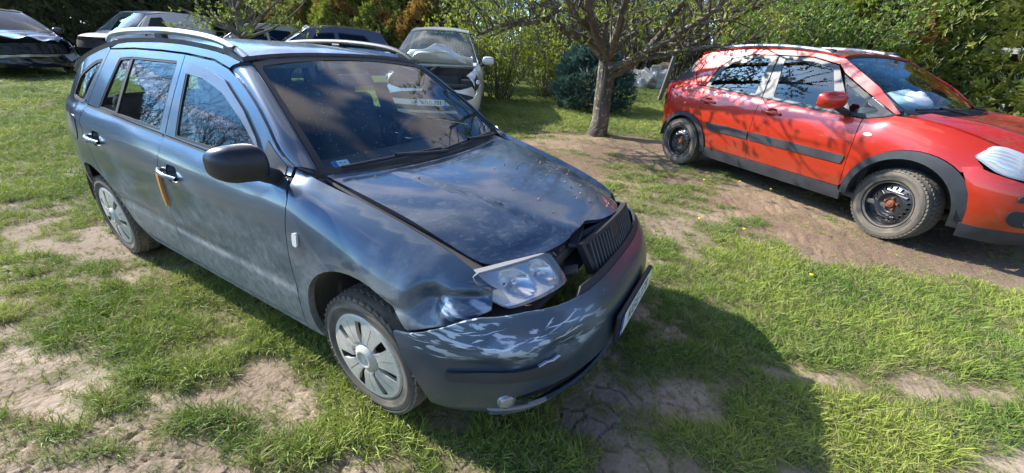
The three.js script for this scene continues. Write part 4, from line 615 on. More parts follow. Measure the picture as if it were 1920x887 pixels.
    for (const x of [-1.1, -1.75, -2.35]) mesh('rail_foot', box(0.12, 0.06, 0.035, x, yr(x) + 0.018, s * 0.55, 0.012), clad, rail);
    for (const cx of [0.02, -2.47]) mesh('wheel_house', new THREE.CylinderGeometry(0.40, 0.40, 0.4, 24, 1, true, 0, Math.PI).rotateX(Math.PI / 2).rotateZ(Math.PI / 2).translate(cx, 0.34, s * 0.62), linerMat, car);
    // mirror
    const g = new THREE.SphereGeometry(1, 26, 18); warp(g, (x, y, z) => { const pw = (a) => Math.sign(a) * Math.pow(Math.abs(a), 0.6); let X = pw(x) * 0.07, Y = pw(y) * 0.078, Z = pw(z) * 0.115; if (x < 0) X *= 0.4; else X *= 1.2 - 0.35 * Math.abs(y); Y *= 1 - 0.1 * z * s; X -= 0.04 * z * s; return [X, Y, Z]; });
    const mr = mesh('door_mirror', at(g, -0.71, 1.105, s * 0.945), paint, car);
    mesh('mirror_arm', tube([[-0.62, 0.995, s * 0.775], [-0.64, 1.02, s * 0.83], [-0.68, 1.05, s * 0.88]], 0.03, 8, 8), blackPlastic, mr);
    mesh('mirror_glass', at(new THREE.CircleGeometry(1, 24), -0.738, 1.105, s * 0.946, 0, -Math.PI / 2 - s * 0.2, 0, [0.095, 0.06, 1]), chrome, mr);
  }
  // roof, screen, bonnet
  const eR = (t) => { const x = lerp(-0.915, -2.6, t); return [x, yr(x), B.z(x, yr(x)) - 0.004]; };
  const rc = curve([[0, -0.98, 1.482], [0.2, -1.25, 1.522], [0.5, -1.75, 1.545], [0.8, -2.3, 1.525], [1, -2.68, 1.48]]);
  const roofF = span(eR, mirrorZ(eR), (t) => { const q = rc(t); return [q[0], q[1], 0]; }, 2.6);
  mesh('roof', panel(rect(0.004, 1, -1, 1), roofF, { step: 0.04, stepV: 0.08, rim: 0.02, flip: true, uv: (t, w) => [t * 1.7, w * 0.6] }), paintTop, car);
  const wsR = curve([[0, -0.215, 1.052, 0.70], [0.3, -0.42, 1.17, 0.665], [0.65, -0.68, 1.33, 0.615], [1, -0.915, 1.45, 0.568]]), wsC = curve([[0, -0.08, 1.035], [0.5, -0.53, 1.285], [1, -0.985, 1.485]]);
  const wsF = span(wsR, mirrorZ(wsR), (t) => { const q = wsC(t); return [q[0], q[1], 0]; }, 2.3);
  const ws = mesh('windscreen', panel(rect(0, 1, -1, 1), wsF, { step: 0.06, stepV: 0.1, rim: 0, flip: true }), glassMat, car);
  mesh('screen_border', panel(ringPoly(rect(0.0, 1.0, -1, 1), roundPoly(rect(0.07, 0.965, -0.965, 0.965), 0.05)), wsF, { step: 0.06, stepV: 0.08, rim: 0, flip: true, off: -0.003 }), blackPlastic, ws);
  mesh('scuttle', panel(rect(0, 1, -1, 1), (t, w) => { const a = wsF(0, w); return [a[0] - 0.02 + t * 0.16, a[1] - 0.012 - t * 0.025, a[2] * (1 + 0.03 * t)]; }, { step: 0.5, stepV: 0.1, rim: 0.02, flip: true }), blackPlastic, car);
  for (const [w0, w1] of [[0.85, 0.05], [0.12, -0.75]]) { const P = (w, t, u) => { const q = wsF(t, w); return [q[0] + 0.012, q[1] + u, q[2]]; }; const wp = mesh('wiper', tube([P(w0, 0.06, 0.014), P(lerp(w0, w1, 0.4), 0.075, 0.016), P(w1, 0.07, 0.014)], 0.009, 14, 6), blackPlastic, car); mesh('wiper_arm', tube([P(w1, -0.02, 0.02), P(lerp(w1, w0, 0.3), 0.02, 0.036), P(lerp(w1, w0, 0.55), 0.06, 0.034)], 0.011, 12, 6), blackPlastic, wp); }
  const bnR = curve([[0, -0.20, 1.045, 0.70], [0.25, 0.03, 1.018, 0.688], [0.5, 0.24, 0.972, 0.668], [0.75, 0.44, 0.898, 0.61], [1, 0.66, 0.80, 0.50]]), bnC = curve([[0, -0.04, 1.045], [0.3, 0.23, 1.035], [0.6, 0.48, 0.985], [0.85, 0.68, 0.90], [1, 0.79, 0.835]]);
  const bnF = span(bnR, mirrorZ(bnR), (t) => { const q = bnC(t); return [q[0], q[1], 0]; }, 2.4, (o, t, w) => { const a = Math.abs(w); o[1] += 0.022 * Math.exp(-(((a - lerp(0.74, 0.66, t)) / 0.12) ** 2)) * sst(1.02, 0.6, t); return o; });
  mesh('bonnet', panel(rect(0, 1, -0.99, 0.99), bnF, { step: 0.04, stepV: 0.05, rim: 0.02, flip: true, uv: (t, w) => [t * 0.9, w * 0.65] }), paintTop, car);
  // nose
  const xf = curve([[0.2, 0.80], [0.3, 0.86], [0.42, 0.885], [0.6, 0.87], [0.75, 0.82], [0.84, 0.77]]);
  const nose = (out = 0) => (k, y) => { const s = Math.sign(k) || 1, a = Math.abs(k), th = a * Math.PI / 2, xj = 0.30, zj = B.z(0.30, Math.min(y, 0.86)) + 0.002, X = xf(y), n = 2 / 2.5; const x = xj + (X - xj) * Math.pow(Math.max(Math.cos(th), 1e-4), n), z = zj * Math.pow(Math.max(Math.sin(th), 1e-4), n), L = Math.hypot(x - 0.2, z) || 1; return [x + out * (x - 0.2) / L, y, s * (z + out * z / L)]; };
  const np = (outline, out, m, name, parent = car, o = {}) => mesh(name, panel(outline, nose(out), { step: 0.03, stepV: 0.03, rim: 0.014, flip: true, ...o }), m, parent);
  const bump = np([[-0.86, 0.335], [0.86, 0.335], [0.872, 0.45], [0.90, 0.56], [0.955, 0.67], [0.995, 0.745], [0.93, 0.77], [0.84, 0.745], [0.6, 0.70], [0.4, 0.70], [-0.4, 0.70], [-0.6, 0.70], [-0.84, 0.745], [-0.995, 0.745], [-0.955, 0.67], [-0.90, 0.56], [-0.872, 0.45]], 0, paint, 'front_bumper', car, { uv: (k, y) => [0.5 + k * 0.2, y / 1.6] });
  np([[-0.86, 0.215], [0.86, 0.215], [0.88, 0.335], [-0.88, 0.335]], 0.004, clad, 'lower_trim', bump);
  for (const s of [1, -1]) {
    np(roundPoly([[s * 0.36, 0.56], [s * 0.62, 0.57], [s * 0.635, 0.595], [s * 0.61, 0.625], [s * 0.36, 0.63]], 0.012), 0.012, clad, 'bumper_moulding', bump);
    np(roundPoly([[s * 0.34, 0.37], [s * 0.60, 0.385], [s * 0.65, 0.43], [s * 0.64, 0.505], [s * 0.36, 0.50]], 0.03), 0.008, blackPlastic, 'fog_lamp_bezel', bump);
    const f = nose(0.016)(s * 0.48, 0.435); mesh('fog_lamp', lathe([[0, 0.012], [0.03, 0.01], [0.045, 0], [0.046, -0.02]], 20).rotateZ(-Math.PI / 2).rotateY(-s * 0.6).translate(...f), paleLens, bump);
    const q = [[0.335, 0.84, 0.775], [0.385, 0.928, 0.69], [0.70, 0.80, 0.47], [0.745, 0.69, 0.50], [0.52, 0.735, 0.715]];
    const HL = (d) => (u, v) => { const top = curve([[0, 0.335, 0.842, 0.775], [0.25, 0.40, 0.925, 0.69], [1, 0.70, 0.805, 0.47]])(u), bot = curve([[0, 0.34, 0.836, 0.774], [0.4, 0.52, 0.735, 0.715], [1, 0.755, 0.69, 0.49]])(u), o = [0, 1, 2].map((k) => lerp(bot[k], top[k], v)), b = 0.035 * Math.sin(Math.PI * v) * sst(0, 0.3, u) - d; return [o[0] + b * 0.6, o[1] + b * 0.3, s * (o[2] + b * 0.6)]; };
    const hl = mesh('headlamp', panel(rect(0.01, 1, 0.0, 1), HL(0.02), { step: 0.1, stepV: 0.15, rim: 0.03, flip: s < 0 }), std({ color: lin(0.6, 0.61, 0.62), roughness: 0.4, metalness: 0.3 }), car);
    mesh('lens', panel(rect(0.02, 0.995, 0.02, 0.98), HL(0), { step: 0.07, stepV: 0.1, rim: 0.015, flip: s < 0 }), phy({ color: lin(0.93, 0.95, 0.95), roughness: 0.1, transmission: 0.72, thickness: 0, clearcoat: 0.6 }), hl);
    for (let i = 0; i < 5; i++) mesh('lamp_rib', panel(rect(0.1 + i * 0.015, 0.48, 0.22 + i * 0.14, 0.26 + i * 0.14), HL(0.012), { step: 0.08, stepV: 0.04, rim: 0.005, flip: s < 0 }), chrome, hl);
    mesh('reflector', panel(roundPoly(rect(0.56, 0.92, 0.12, 0.88), 0.16), (u, v) => HL(0.012 + 0.05 * Math.max(0, 1 - ((u - 0.74) / 0.18) ** 2 - ((v - 0.5) / 0.38) ** 2))(u, v), { step: 0.05, stepV: 0.08, rim: 0, flip: s < 0 }), alu, hl);
  }
  np([[-0.36, 0.66], [0.36, 0.66], [0.4, 0.80], [-0.4, 0.80]], -0.004, blackPlastic, 'grille');
  // wheels: bare black steel rims with round vents and rusty hubs
  const RT = 0.318, tg = tyreGeo(RT, 0.203, 0.195, 52);
  const steel = phy({ color: lin(0.02, 0.02, 0.022), roughness: 0.32, clearcoat: 0.5, clearcoatRoughness: 0.2 });
  const rust = std({ map: texture(128, 128, (u, v) => mix3([0.36, 0.18, 0.10], [0.66, 0.42, 0.26], fbm(u * 10, v * 10, 4, 10))), roughness: 0.95 });
  const barrel = lathe([[0.212, 0.098], [0.214, 0.092], [0.205, 0.086], [0.2, 0.07], [0.192, 0.066], [0.188, 0.03], [0.176, 0.024], [0.17, 0.028]], 64).rotateX(Math.PI / 2);
  const discShape = new THREE.Shape(); discShape.absarc(0, 0, 0.174, 0, Math.PI * 2); const inn = new THREE.Path(); inn.absarc(0, 0, 0.098, 0, Math.PI * 2, true); discShape.holes.push(inn);
  for (let i = 0; i < 20; i++) { const a = i / 20 * Math.PI * 2, h = new THREE.Path(); h.absellipse(0.142 * Math.cos(a), 0.142 * Math.sin(a), 0.0135, 0.0105, 0, Math.PI * 2, true, a); discShape.holes.push(h); }
  const web = warp(new THREE.ExtrudeGeometry(discShape, { depth: 0.004, bevelEnabled: true, bevelSize: 0.002, bevelThickness: 0.002, bevelSegments: 1, curveSegments: 40 }), (x, y, z) => [x, y, z + 0.03 + 0.022 * sst(0.174, 0.11, Math.hypot(x, y))]);
  const bowl = lathe([[0.102, 0.054], [0.098, 0.056], [0.09, 0.048], [0.078, 0.032], [0.07, 0.03], [0.035, 0.032]], 48).rotateX(Math.PI / 2);
  const hub = merge([lathe([[0, 0.062], [0.012, 0.062], [0.014, 0.054], [0.026, 0.056], [0.031, 0.05], [0.033, 0.03]], 28).rotateX(Math.PI / 2)]);
  const nut = new THREE.CylinderGeometry(0.0095, 0.0105, 0.022, 6).rotateX(Math.PI / 2);
  const back = lathe([[0.0, -0.02], [0.18, -0.02]], 32).rotateX(Math.PI / 2);
  for (const [x, s, t] of [[0, 1, 0.205], [-2.5, 1, 0], [0, -1, 0.205], [-2.5, -1, 0]]) {
    const w = wheelBase(car, x, RT - 0.004, s * 0.725, s, -t);
    mesh('tyre', tg, tyreGrey, w); mesh('rim', barrel, steel, w); mesh('rim_disc', web, steel, w); mesh('rim_bowl', bowl, steel, w); mesh('hub', hub, rust, w); mesh('brake_plate', back, rust, w);
    for (let i = 0; i < 5; i++) { const a = i / 5 * Math.PI * 2 + 0.3; mesh('wheel_nut', nut, rust, w).position.set(0.052 * Math.cos(a), 0.052 * Math.sin(a), 0.042); }
  }
  // cabin
  mesh('underbody', merge([box(3.2, 0.05, 1.5, -1.3, 0.28, 0, 0.02), box(0.9, 0.45, 1.0, 0.1, 0.55, 0, 0.05), box(0.05, 0.6, 1.35, -0.35, 0.65, 0, 0.02)]), linerMat, car);
  mesh('dashboard', warp(new RoundedBoxGeometry(0.5, 0.22, 1.36, 4, 0.08), (x, y, z) => [x - 0.42, y + 0.94, z]), dashMat, car);
  mesh('headliner', panel(rect(0.03, 0.95, -0.96, 0.96), (t, w) => { const q = roofF(t, w); q[1] -= 0.035; return q; }, { step: 0.1, stepV: 0.2, rim: 0 }), std({ color: lin(0.4, 0.4, 0.38), roughness: 1 }), car);
  for (const [x, z] of [[-1.25, 0.38], [-1.25, -0.38], [-2.05, 0.38], [-2.05, -0.38]]) { const seat = new THREE.Group(); seat.name = 'seat'; seat.position.set(x, 0.42, z); car.add(seat); mesh('cushion', box(0.5, 0.16, 0.52, 0.12, 0.15, 0, 0.06), seatCloth, seat); mesh('backrest', at(box(0.14, 0.62, 0.5, 0, 0.3, 0, 0.06), -0.12, 0.16, 0, 0, 0, 0.2), seatCloth, seat); mesh('headrest', at(box(0.09, 0.17, 0.26, 0, 0, 0, 0.04), -0.27, 0.83, 0, 0, 0, 0.15), seatCloth, seat); }
  mesh('spent_airbag', warp(new THREE.SphereGeometry(1, 30, 22), (x, y, z) => { const n = fbm(x * 3 + 5, y * 3 + z * 2, 3) - 0.5; return [-0.45 + x * (0.2 + n * 0.08), 1.10 + y * (0.11 + n * 0.09), 0.30 + z * (0.30 + n * 0.08)]; }), std({ color: lin(0.72, 0.76, 0.74), roughness: 0.9 }), car, 'white deflated airbag on the dashboard');
  mesh('steering_wheel', at(new THREE.TorusGeometry(0.185, 0.015, 8, 32), -0.74, 0.98, -0.38, 0, Math.PI / 2, 0), blackPlastic, car);
  // tail
  const tail = (dx) => (w, y) => { const X = curve([[0.25, -3.02], [0.5, -3.06], [0.85, -3.03], [1.05, -2.94], [1.42, -2.68], [1.48, -2.62]])(y), z = curve([[0.25, 0.62], [0.95, 0.66], [1.1, 0.64], [1.45, 0.5]])(y); return [X - dx + 0.12 * Math.abs(w) ** 3, y, w * z]; };
  const hole = roundPoly(rect(-0.88, 0.88, 1.06, 1.40), 0.06);
  const hatch = mesh('tailgate', panel(ringPoly(rect(-1, 1, 0.6, 1.45), hole), tail(0), { step: 0.1, stepV: 0.07, rim: 0.02 }), paint, car);
  mesh('hatch_glass', panel(hole, tail(-0.006), { step: 0.15, stepV: 0.1, rim: 0 }), tintGlass, hatch);
  mesh('rear_bumper', panel(rect(-1.1, 1.1, 0.28, 0.6), tail(0.03), { step: 0.1, stepV: 0.08, rim: 0.05 }), paint, car);
}
// ---------- the other vehicles in the yard ----------
// x = 0 at the front axle, forward +x. P: measures of one vehicle
function plainCar(P) {
  const car = thing(P.name, P.label, P.category, P.group); car.position.set(P.pos[0], 0, P.pos[1]); car.rotation.y = -P.a;
  const W = P.w / 2, vs = [0, 0.15, 0.4, 0.6, 0.8, 0.93, 1], yb = P.belt, x1 = P.nose, x0 = P.tail;
  const row = (k, d = 0) => [0.93, 0.965, 0.995, 1, 0.985, 0.955, 0.905].map((q, j) => W * q * k - d * Math.max(0, j - 3) * 0.02);
  const st = [[x0, row(0.80)], [x0 + 0.25, row(0.94)], [x0 + 0.7, row(1)], [-1.2, row(1)], [P.cowl - 0.1, row(1)], [0, row(1.0, 1.2)], [x1 - 0.45, row(0.965, 1.6)], [x1 - 0.22, row(0.86, 1.6)], [x1, row(0.66, 1.6)]];
  const yt = [[x0, yb + 0.02], [-1.4, yb], [P.cowl - 0.25, yb - 0.01], [P.cowl, P.hood + 0.02], [0, P.hood - 0.03], [x1 - 0.35, P.hood - 0.11], [x1, P.hood - 0.22]];
  const B = bodySide(0.2, yt, vs, st, P.lean ?? 0.36, 0.1), side = (s, i = 0) => (x, y) => [x, y, s * (B.z(x, y) - i)], ytop = B.ytop;
  const R = P.r, wb = P.wb, fa = arc(0, R, R + 0.055, R + 0.06, 0, Math.PI, 16), ra = arc(-wb, R, R + 0.055, R + 0.06, 0, Math.PI, 16);
  const yr = curve(P.roofEdge), rl = P.roofEdge.map((q) => [q[0], q[1]]); // roof edge, rear to front
  const bn = P.noseTop ?? P.hood - 0.2, front = x1 - 0.25;
  for (const s of [1, -1]) {
    const top = []; for (let x = front; x > x0 + 0.05; x -= 0.12) top.push([x, ytop(x) - 0.001]);
    const low = [[x0 + 0.05, 0.45], [x0 + 0.05, 0.28], [-wb - R - 0.06, 0.25], ...[...ra].reverse().filter((q) => q[1] > 0.27), [-wb + R + 0.06, 0.23], [-R - 0.06, 0.23], ...[...fa].reverse().filter((q) => q[1] > 0.27), [R + 0.06, 0.3], [front, 0.34]];
    const cuts = P.shuts || [-0.45, -1.45]; const whole = [...top, ...low];
    const clipX = (p, a, b) => halfClip(halfClip(p, 0, a, 1), 0, b, -1);
    const edges = [x0, ...[...cuts].sort((a, b) => a - b), front + 0.01]; const nm = P.panels || ['rear_quarter', 'front_door', 'front_wing'];
    for (let i = 0; i < edges.length - 1; i++) { const o = clipX(whole, edges[i] + 0.003, edges[i + 1] - 0.003); if (o.length > 2) mesh(nm[Math.min(i, nm.length - 1)], panel(o, side(s), { step: 0.09, stepV: 0.07, rim: 0.02, flip: s < 0 }), P.paint, car); }
    // glasshouse: pillars and roof rail around the side glass
    const gh = [[P.cowl, ytop(P.cowl) + 0.002], ...P.pillar, ...[...rl].reverse().slice(1), [x0 + 0.12, ytop(x0 + 0.12) + 0.002]]; for (let x = x0 + 0.3; x < P.cowl; x += 0.3) gh.push([x, ytop(x) + 0.002]);
    let outline = gh; for (const g of P.glass) outline = ringPoly(outline, roundPoly(g, 0.03));
    mesh('cabin_side', panel(outline, side(s), { step: 0.1, stepV: 0.07, rim: 0.02, flip: s < 0 }), P.paint, car);
    for (const g of P.glass) mesh('side_glass', panel(roundPoly(g, 0.03), side(s, 0.008), { step: 0.15, stepV: 0.1, rim: 0, flip: s < 0 }), P.sideGlass || glassMat, car);
    for (const g of P.glass) mesh('window_seal', panel(ringPoly(offsetPoly(roundPoly(g, 0.03), 0.02), offsetPoly(roundPoly(g, 0.03), -0.012)), side(s, -0.002), { step: 0.1, rim: 0.006, flip: s < 0 }), rubber, car);
    const my = yb + 0.1, mx = P.cowl - 0.32, mz = W + 0.09; const m = mesh('door_mirror', warp(new THREE.SphereGeometry(1, 18, 12), (x, y, z) => { const pw = (a) => Math.sign(a) * Math.abs(a) ** 0.65; return [mx + pw(x) * 0.07 * (x < 0 ? 0.4 : 1), my + pw(y) * 0.08, s * mz + pw(z) * 0.12]; }), P.mirror || P.paint, car);
    mesh('mirror_arm', tube([[mx + 0.02, yb - 0.01, s * (W - 0.06)], [mx, yb + 0.03, s * (W + 0.0)], [mx, my, s * (mz - 0.04)]], 0.025, 6, 6), blackPlastic, m);
    for (const x of [0, -wb]) { const w = wheelBase(car, x, R - 0.004, s * (W - 0.12), s, 0); mesh('tyre', SHARED.tyre ||= tyreGeo(0.32, 0.2, 0.2, 30), tyreGrey, w); mesh('rim', SHARED.rim ||= lathe([[0, 0.05], [0.05, 0.055], [0.06, 0.04], [0.17, 0.045], [0.2, 0.08], [0.206, 0.08]], 32).rotateX(Math.PI / 2), alu, w); w.scale.setScalar(R / 0.32); mesh('wheel_house', SHARED.house ||= new THREE.CylinderGeometry(0.39, 0.39, 0.36, 18, 1, true, 0, Math.PI).rotateX(Math.PI / 2).rotateZ(Math.PI / 2), linerMat, car).position.set(x, R, s * (W - 0.2)); }
  }
  const hx = P.header, eR = (t) => { const x = lerp(hx, P.roofEdge[0][0], t); return [x, yr(x), B.z(x, yr(x)) - 0.004]; };
  const roofF = span(eR, mirrorZ(eR), (t) => { const q = eR(t); return [q[0] + lerp(0.06, -0.08, t), q[1] + 0.045, 0]; }, 2.6);
  mesh('roof', panel(rect(0.004, 1, -1, 1), roofF, { step: 0.08, stepV: 0.12, rim: 0.02, flip: true }), P.roofPaint || P.paint, car);
  const base = [P.cowl, ytop(P.cowl) + 0.01, B.z(P.cowl, ytop(P.cowl)) - 0.005], topc = eR(0), wsE = (t) => [0, 1, 2].map((k) => lerp(base[k], topc[k], t) + (k === 1 ? 0.02 * Math.sin(Math.PI * t) : 0));
  const wsF = span(wsE, mirrorZ(wsE), (t) => { const q = wsE(t); return [q[0] + lerp(0.13, 0.065, t), q[1] + lerp(0, 0.042, t), 0]; }, 2.2);
  const ws = mesh('windscreen', panel(rect(0, 1, -1, 1), wsF, { step: 0.1, stepV: 0.15, rim: 0, flip: true }), P.screen || glassMat, car);
  mesh('screen_border', panel(ringPoly(rect(0, 1, -1, 1), roundPoly(rect(0.06, 0.965, -0.95, 0.95), 0.05)), wsF, { step: 0.1, stepV: 0.12, rim: 0, flip: true, off: -0.004 }), blackPlastic, ws);
  mesh('rear_wall', panel(rect(-1, 1, 0, 1), (w, v) => { const b = [x0 + 0.04, 0.3, W * 0.8], m = [x0 + 0.06, yb, W * 0.82], t = eR(1); const q = v < 0.6 ? [0, 1, 2].map((k) => lerp(b[k], m[k], v / 0.6)) : [0, 1, 2].map((k) => lerp(m[k], t[k], (v - 0.6) / 0.4)); return [q[0] - 0.1 * (1 - w * w), q[1], q[2] * w]; }, { step: 0.2, stepV: 0.1, rim: 0 }), P.paint, car);
  const bR = (t) => { const x = lerp(P.cowl + 0.02, front + 0.06, t); return [x, ytop(x), B.z(x, ytop(x)) - 0.012]; };
  const bonnetF = span(bR, mirrorZ(bR), (t) => { const q = bR(t); return [q[0] + lerp(0.12, 0.2, t), q[1] + 0.055 * Math.sin(Math.PI * (0.25 + 0.6 * t)), 0]; }, 2.4, P.bonnetBend);
  const bonnet = mesh('bonnet', panel(P.bonnetCut || rect(0, 1, -1, 1), bonnetF, { step: 0.04, stepV: 0.05, rim: 0.02, flip: true }), P.bonnetPaint || P.paint, car, P.bonnetLabel);
  const nose = (out = 0) => (k, y) => { const s = Math.sign(k) || 1, th = Math.abs(k) * Math.PI / 2, xj = R + 0.08, zj = B.z(xj, Math.min(y, ytop(xj))), X = x1 - 0.10 * (y > 0.55 ? ((y - 0.55) / 0.4) ** 1.5 : 0) - (y < 0.35 ? (0.35 - y) * 0.5 : 0), n = 0.78; const x = xj + (X - xj) * Math.max(Math.cos(th), 1e-4) ** n, z = zj * Math.max(Math.sin(th), 1e-4) ** n; const q = P.crush ? P.crush(x, y, s * z, k) : [x, y, s * z]; const L = Math.hypot(x - 0.2, z) || 1; return [q[0] + out * (x - 0.2) / L, q[1], q[2] + out * s * z / L]; };
  const np = (name, o, out, m, parent = car, lab) => mesh(name, panel(o, nose(out), { step: 0.06, stepV: 0.04, rim: 0.02, flip: true }), m, parent, lab);
  mesh('engine_bay', merge([box(0.5, 0.5, P.w * 0.8, 0.15, 0.5, 0, 0.05), box(0.05, 0.7, P.w * 0.82, P.cowl - 0.05, 0.6, 0, 0.02)]), linerMat, car);
  mesh('underbody', box(-x0 + 0.3, 0.06, P.w * 0.85, x0 / 2 + 0.1, 0.27, 0, 0.02), linerMat, car);
  mesh('dashboard', box(0.45, 0.2, P.w * 0.82, P.cowl - 0.3, yb - 0.06, 0, 0.06), dashMat, car);
  for (const z of [0.37, -0.37]) { const seat = new THREE.Group(); seat.name = 'seat'; seat.position.set(P.cowl - 1.05, 0.4, z); car.add(seat); mesh('cushion', box(0.5, 0.16, 0.5, 0.12, 0.15, 0, 0.06), seatCloth, seat); mesh('backrest', at(box(0.14, 0.62, 0.48, 0, 0.3, 0, 0.06), -0.12, 0.16, 0, 0, 0, 0.2), seatCloth, seat); mesh('headrest', box(0.09, 0.17, 0.26, -0.27, 0.85, 0, 0.04), seatCloth, seat); }
  return { car, nose, np, bonnetF, B, ytop, wsF, ws, W, bonnet };
}
const silver = phy({ color: lin(0.78, 0.78, 0.76), roughness: 0.32, metalness: 0.2, clearcoat: 1, clearcoatRoughness: 0.06 });
const navy = phy({ color: lin(0.012, 0.018, 0.045), roughness: 0.3, metalness: 0.3, clearcoat: 1, clearcoatRoughness: 0.05 });
const vanWhite = phy({ color: lin(0.8, 0.8, 0.8), roughness: 0.35, clearcoat: 0.8, clearcoatRoughness: 0.1 });
const graphite = phy({ color: lin(0.10, 0.11, 0.15), roughness: 0.3, metalness: 0.5, clearcoat: 1, clearcoatRoughness: 0.06 });
const g2d = (x, y, cx, cy, rx, ry) => Math.exp(-(((x - cx) / rx) ** 2) - (((y - cy) / ry) ** 2));
{ // silver people carrier with its bonnet folded up
  const crackTex = texture(512, 256, (u, v) => { const c = cracks(u * 26 + fbm(u * 9, v * 9, 2), v * 16, 999), r = Math.hypot((u - 0.25) * 2, v - 0.35), w = sst(0.55, 0.1, r) + 0.5 * sst(0.3, 0.05, Math.hypot((u - 0.75) * 2, v - 0.7)); const d = (c < 0.05 ? 0.6 : 0.04) * clamp(w) + 0.02; return [d, d, d]; }, false);
  const C = plainCar({ name: 'people_carrier', label: 'silver people carrier with its bonnet buckled up and engine bay open', category: 'car', pos: [-1.62, -8.25], a: 1.5, paint: silver, w: 1.84, wb: 2.74, r: 0.32, nose: 0.92, tail: -3.62, belt: 0.98, hood: 1.02, cowl: -0.12, header: -1.02,
    pillar: [[-0.45, 1.17], [-0.75, 1.36], [-1.0, 1.52]], roofEdge: [[-3.1, 1.56], [-2.4, 1.63], [-1.6, 1.625], [-1.02, 1.555]], glass: [[[-0.75, 1.02], [-1.1, 1.5], [-1.55, 1.54], [-1.55, 1.02]], [[-1.65, 1.02], [-1.65, 1.54], [-2.5, 1.55], [-2.6, 1.03]]],
    bonnetBend: (o, t, w) => { const ridge = Math.max(0, 1 - Math.abs(w + 0.1) * 0.9), up = sst(0.12, 0.7, t); o[1] += up * (0.17 + 0.21 * ridge) + 0.03 * Math.sin(w * 7 + t * 5) * up; o[0] -= 0.5 * sst(0.3, 1, t) - 0.06 * Math.sin(w * 5) * up; if (w > 0.55) o[1] -= 0.16 * (w - 0.55) / 0.45 * up; return o; },
    bonnetLabel: 'bonnet buckled into a peak' });
  C.np('front_bumper', [[-1, 0.3], [-0.6, 0.24], [0.6, 0.24], [1, 0.3], [1, 0.72], [0.75, 0.66], [0.62, 0.50], [0.5, 0.47], [-0.5, 0.47], [-0.62, 0.50], [-0.75, 0.66], [-1, 0.72]], 0, silver, C.car);
  C.np('lower_grille', roundPoly([[-0.5, 0.29], [0.5, 0.29], [0.45, 0.38], [-0.45, 0.38]], 0.02), 0.006, blackPlastic);
  for (const s of [1, -1]) { C.np('grille_bar', [[s * 0.62, 0.52], [s * 0.30, 0.60], [s * 0.05, 0.62], [s * 0.05, 0.655], [s * 0.32, 0.645], [s * 0.56, 0.70], [s * 0.60, 0.64]], 0.012, silver); const h = C.np('headlamp', roundPoly([[s * 0.60, 0.60], [s * 0.92, 0.74], [s * 0.98, 0.88], [s * 0.74, 0.82]], 0.02), -0.005, blackPlastic); C.np('lens', roundPoly([[s * 0.63, 0.63], [s * 0.91, 0.755], [s * 0.95, 0.85], [s * 0.75, 0.80]], 0.02), 0.008, lensMat, h); const p = C.nose(0.0)(s * 0.78, 0.75); mesh('reflector', new THREE.SphereGeometry(0.05, 14, 10).translate(...p), chrome, h); }
  const pl = new THREE.Mesh(new THREE.PlaneGeometry(0.52, 0.112).rotateY(Math.PI / 2), std({ map: plateTexture('NND-251'), roughness: 0.4 })); pl.name = 'number_plate'; pl.position.set(0.947, 0.43, 0); C.car.add(pl); mesh('plate_holder', box(0.02, 0.125, 0.535, 0.934, 0.43, 0, 0.004), blackPlastic, C.car);
  mesh('cowl_panel', panel(rect(0, 1, -0.98, 0.98), (t, w) => { const q = C.wsF(0, w); return [q[0] + 0.02 + t * 0.16, q[1] + 0.0 - t * 0.04, q[2]]; }, { step: 0.3, stepV: 0.15, rim: 0.03, flip: true }), silver, C.car);
  mesh('bonnet_strut', tube([[0.05, 0.86, 0.1], [-0.1, 1.02, -0.15], [-0.22, 1.16, -0.42]], 0.035, 10, 6), greyPlastic, C.car);
  mesh('engine_block', merge([box(0.35, 0.22, 0.7, 0.3, 0.72, -0.15, 0.04), box(0.2, 0.14, 0.3, 0.45, 0.78, 0.4, 0.03), box(0.08, 0.05, 1.3, 0.7, 0.7, 0, 0.02)]), std({ color: lin(0.03, 0.03, 0.032), roughness: 0.6 }), C.car);
  mesh('cracked_film', panel(rect(0.06, 0.96, -0.95, 0.95), C.wsF, { step: 0.1, stepV: 0.15, rim: 0, flip: true, off: 0.004, uv: (t, w) => [0.5 + w * 0.5, t] }), std({ color: lin(0.75, 0.82, 0.82), roughness: 0.6, transparent: true, alphaMap: crackTex }), C.ws, 'crazed windscreen glass');
  mesh('yellow_tape', panel(rect(-1.25, -1.02, 1.45, 1.62), (x, y) => { const q = [x, Math.min(y, 1.56), 0]; q[2] = C.B.z(x, q[1]) + 0.012 - Math.max(0, y - 1.56); q[1] += Math.max(0, y - 1.56) * 0.3; return q; }, { step: 0.05, rim: 0.004 }), std({ color: lin(0.6, 0.55, 0.16), roughness: 0.8 }), C.car, 'yellow patch over the roof edge');
}
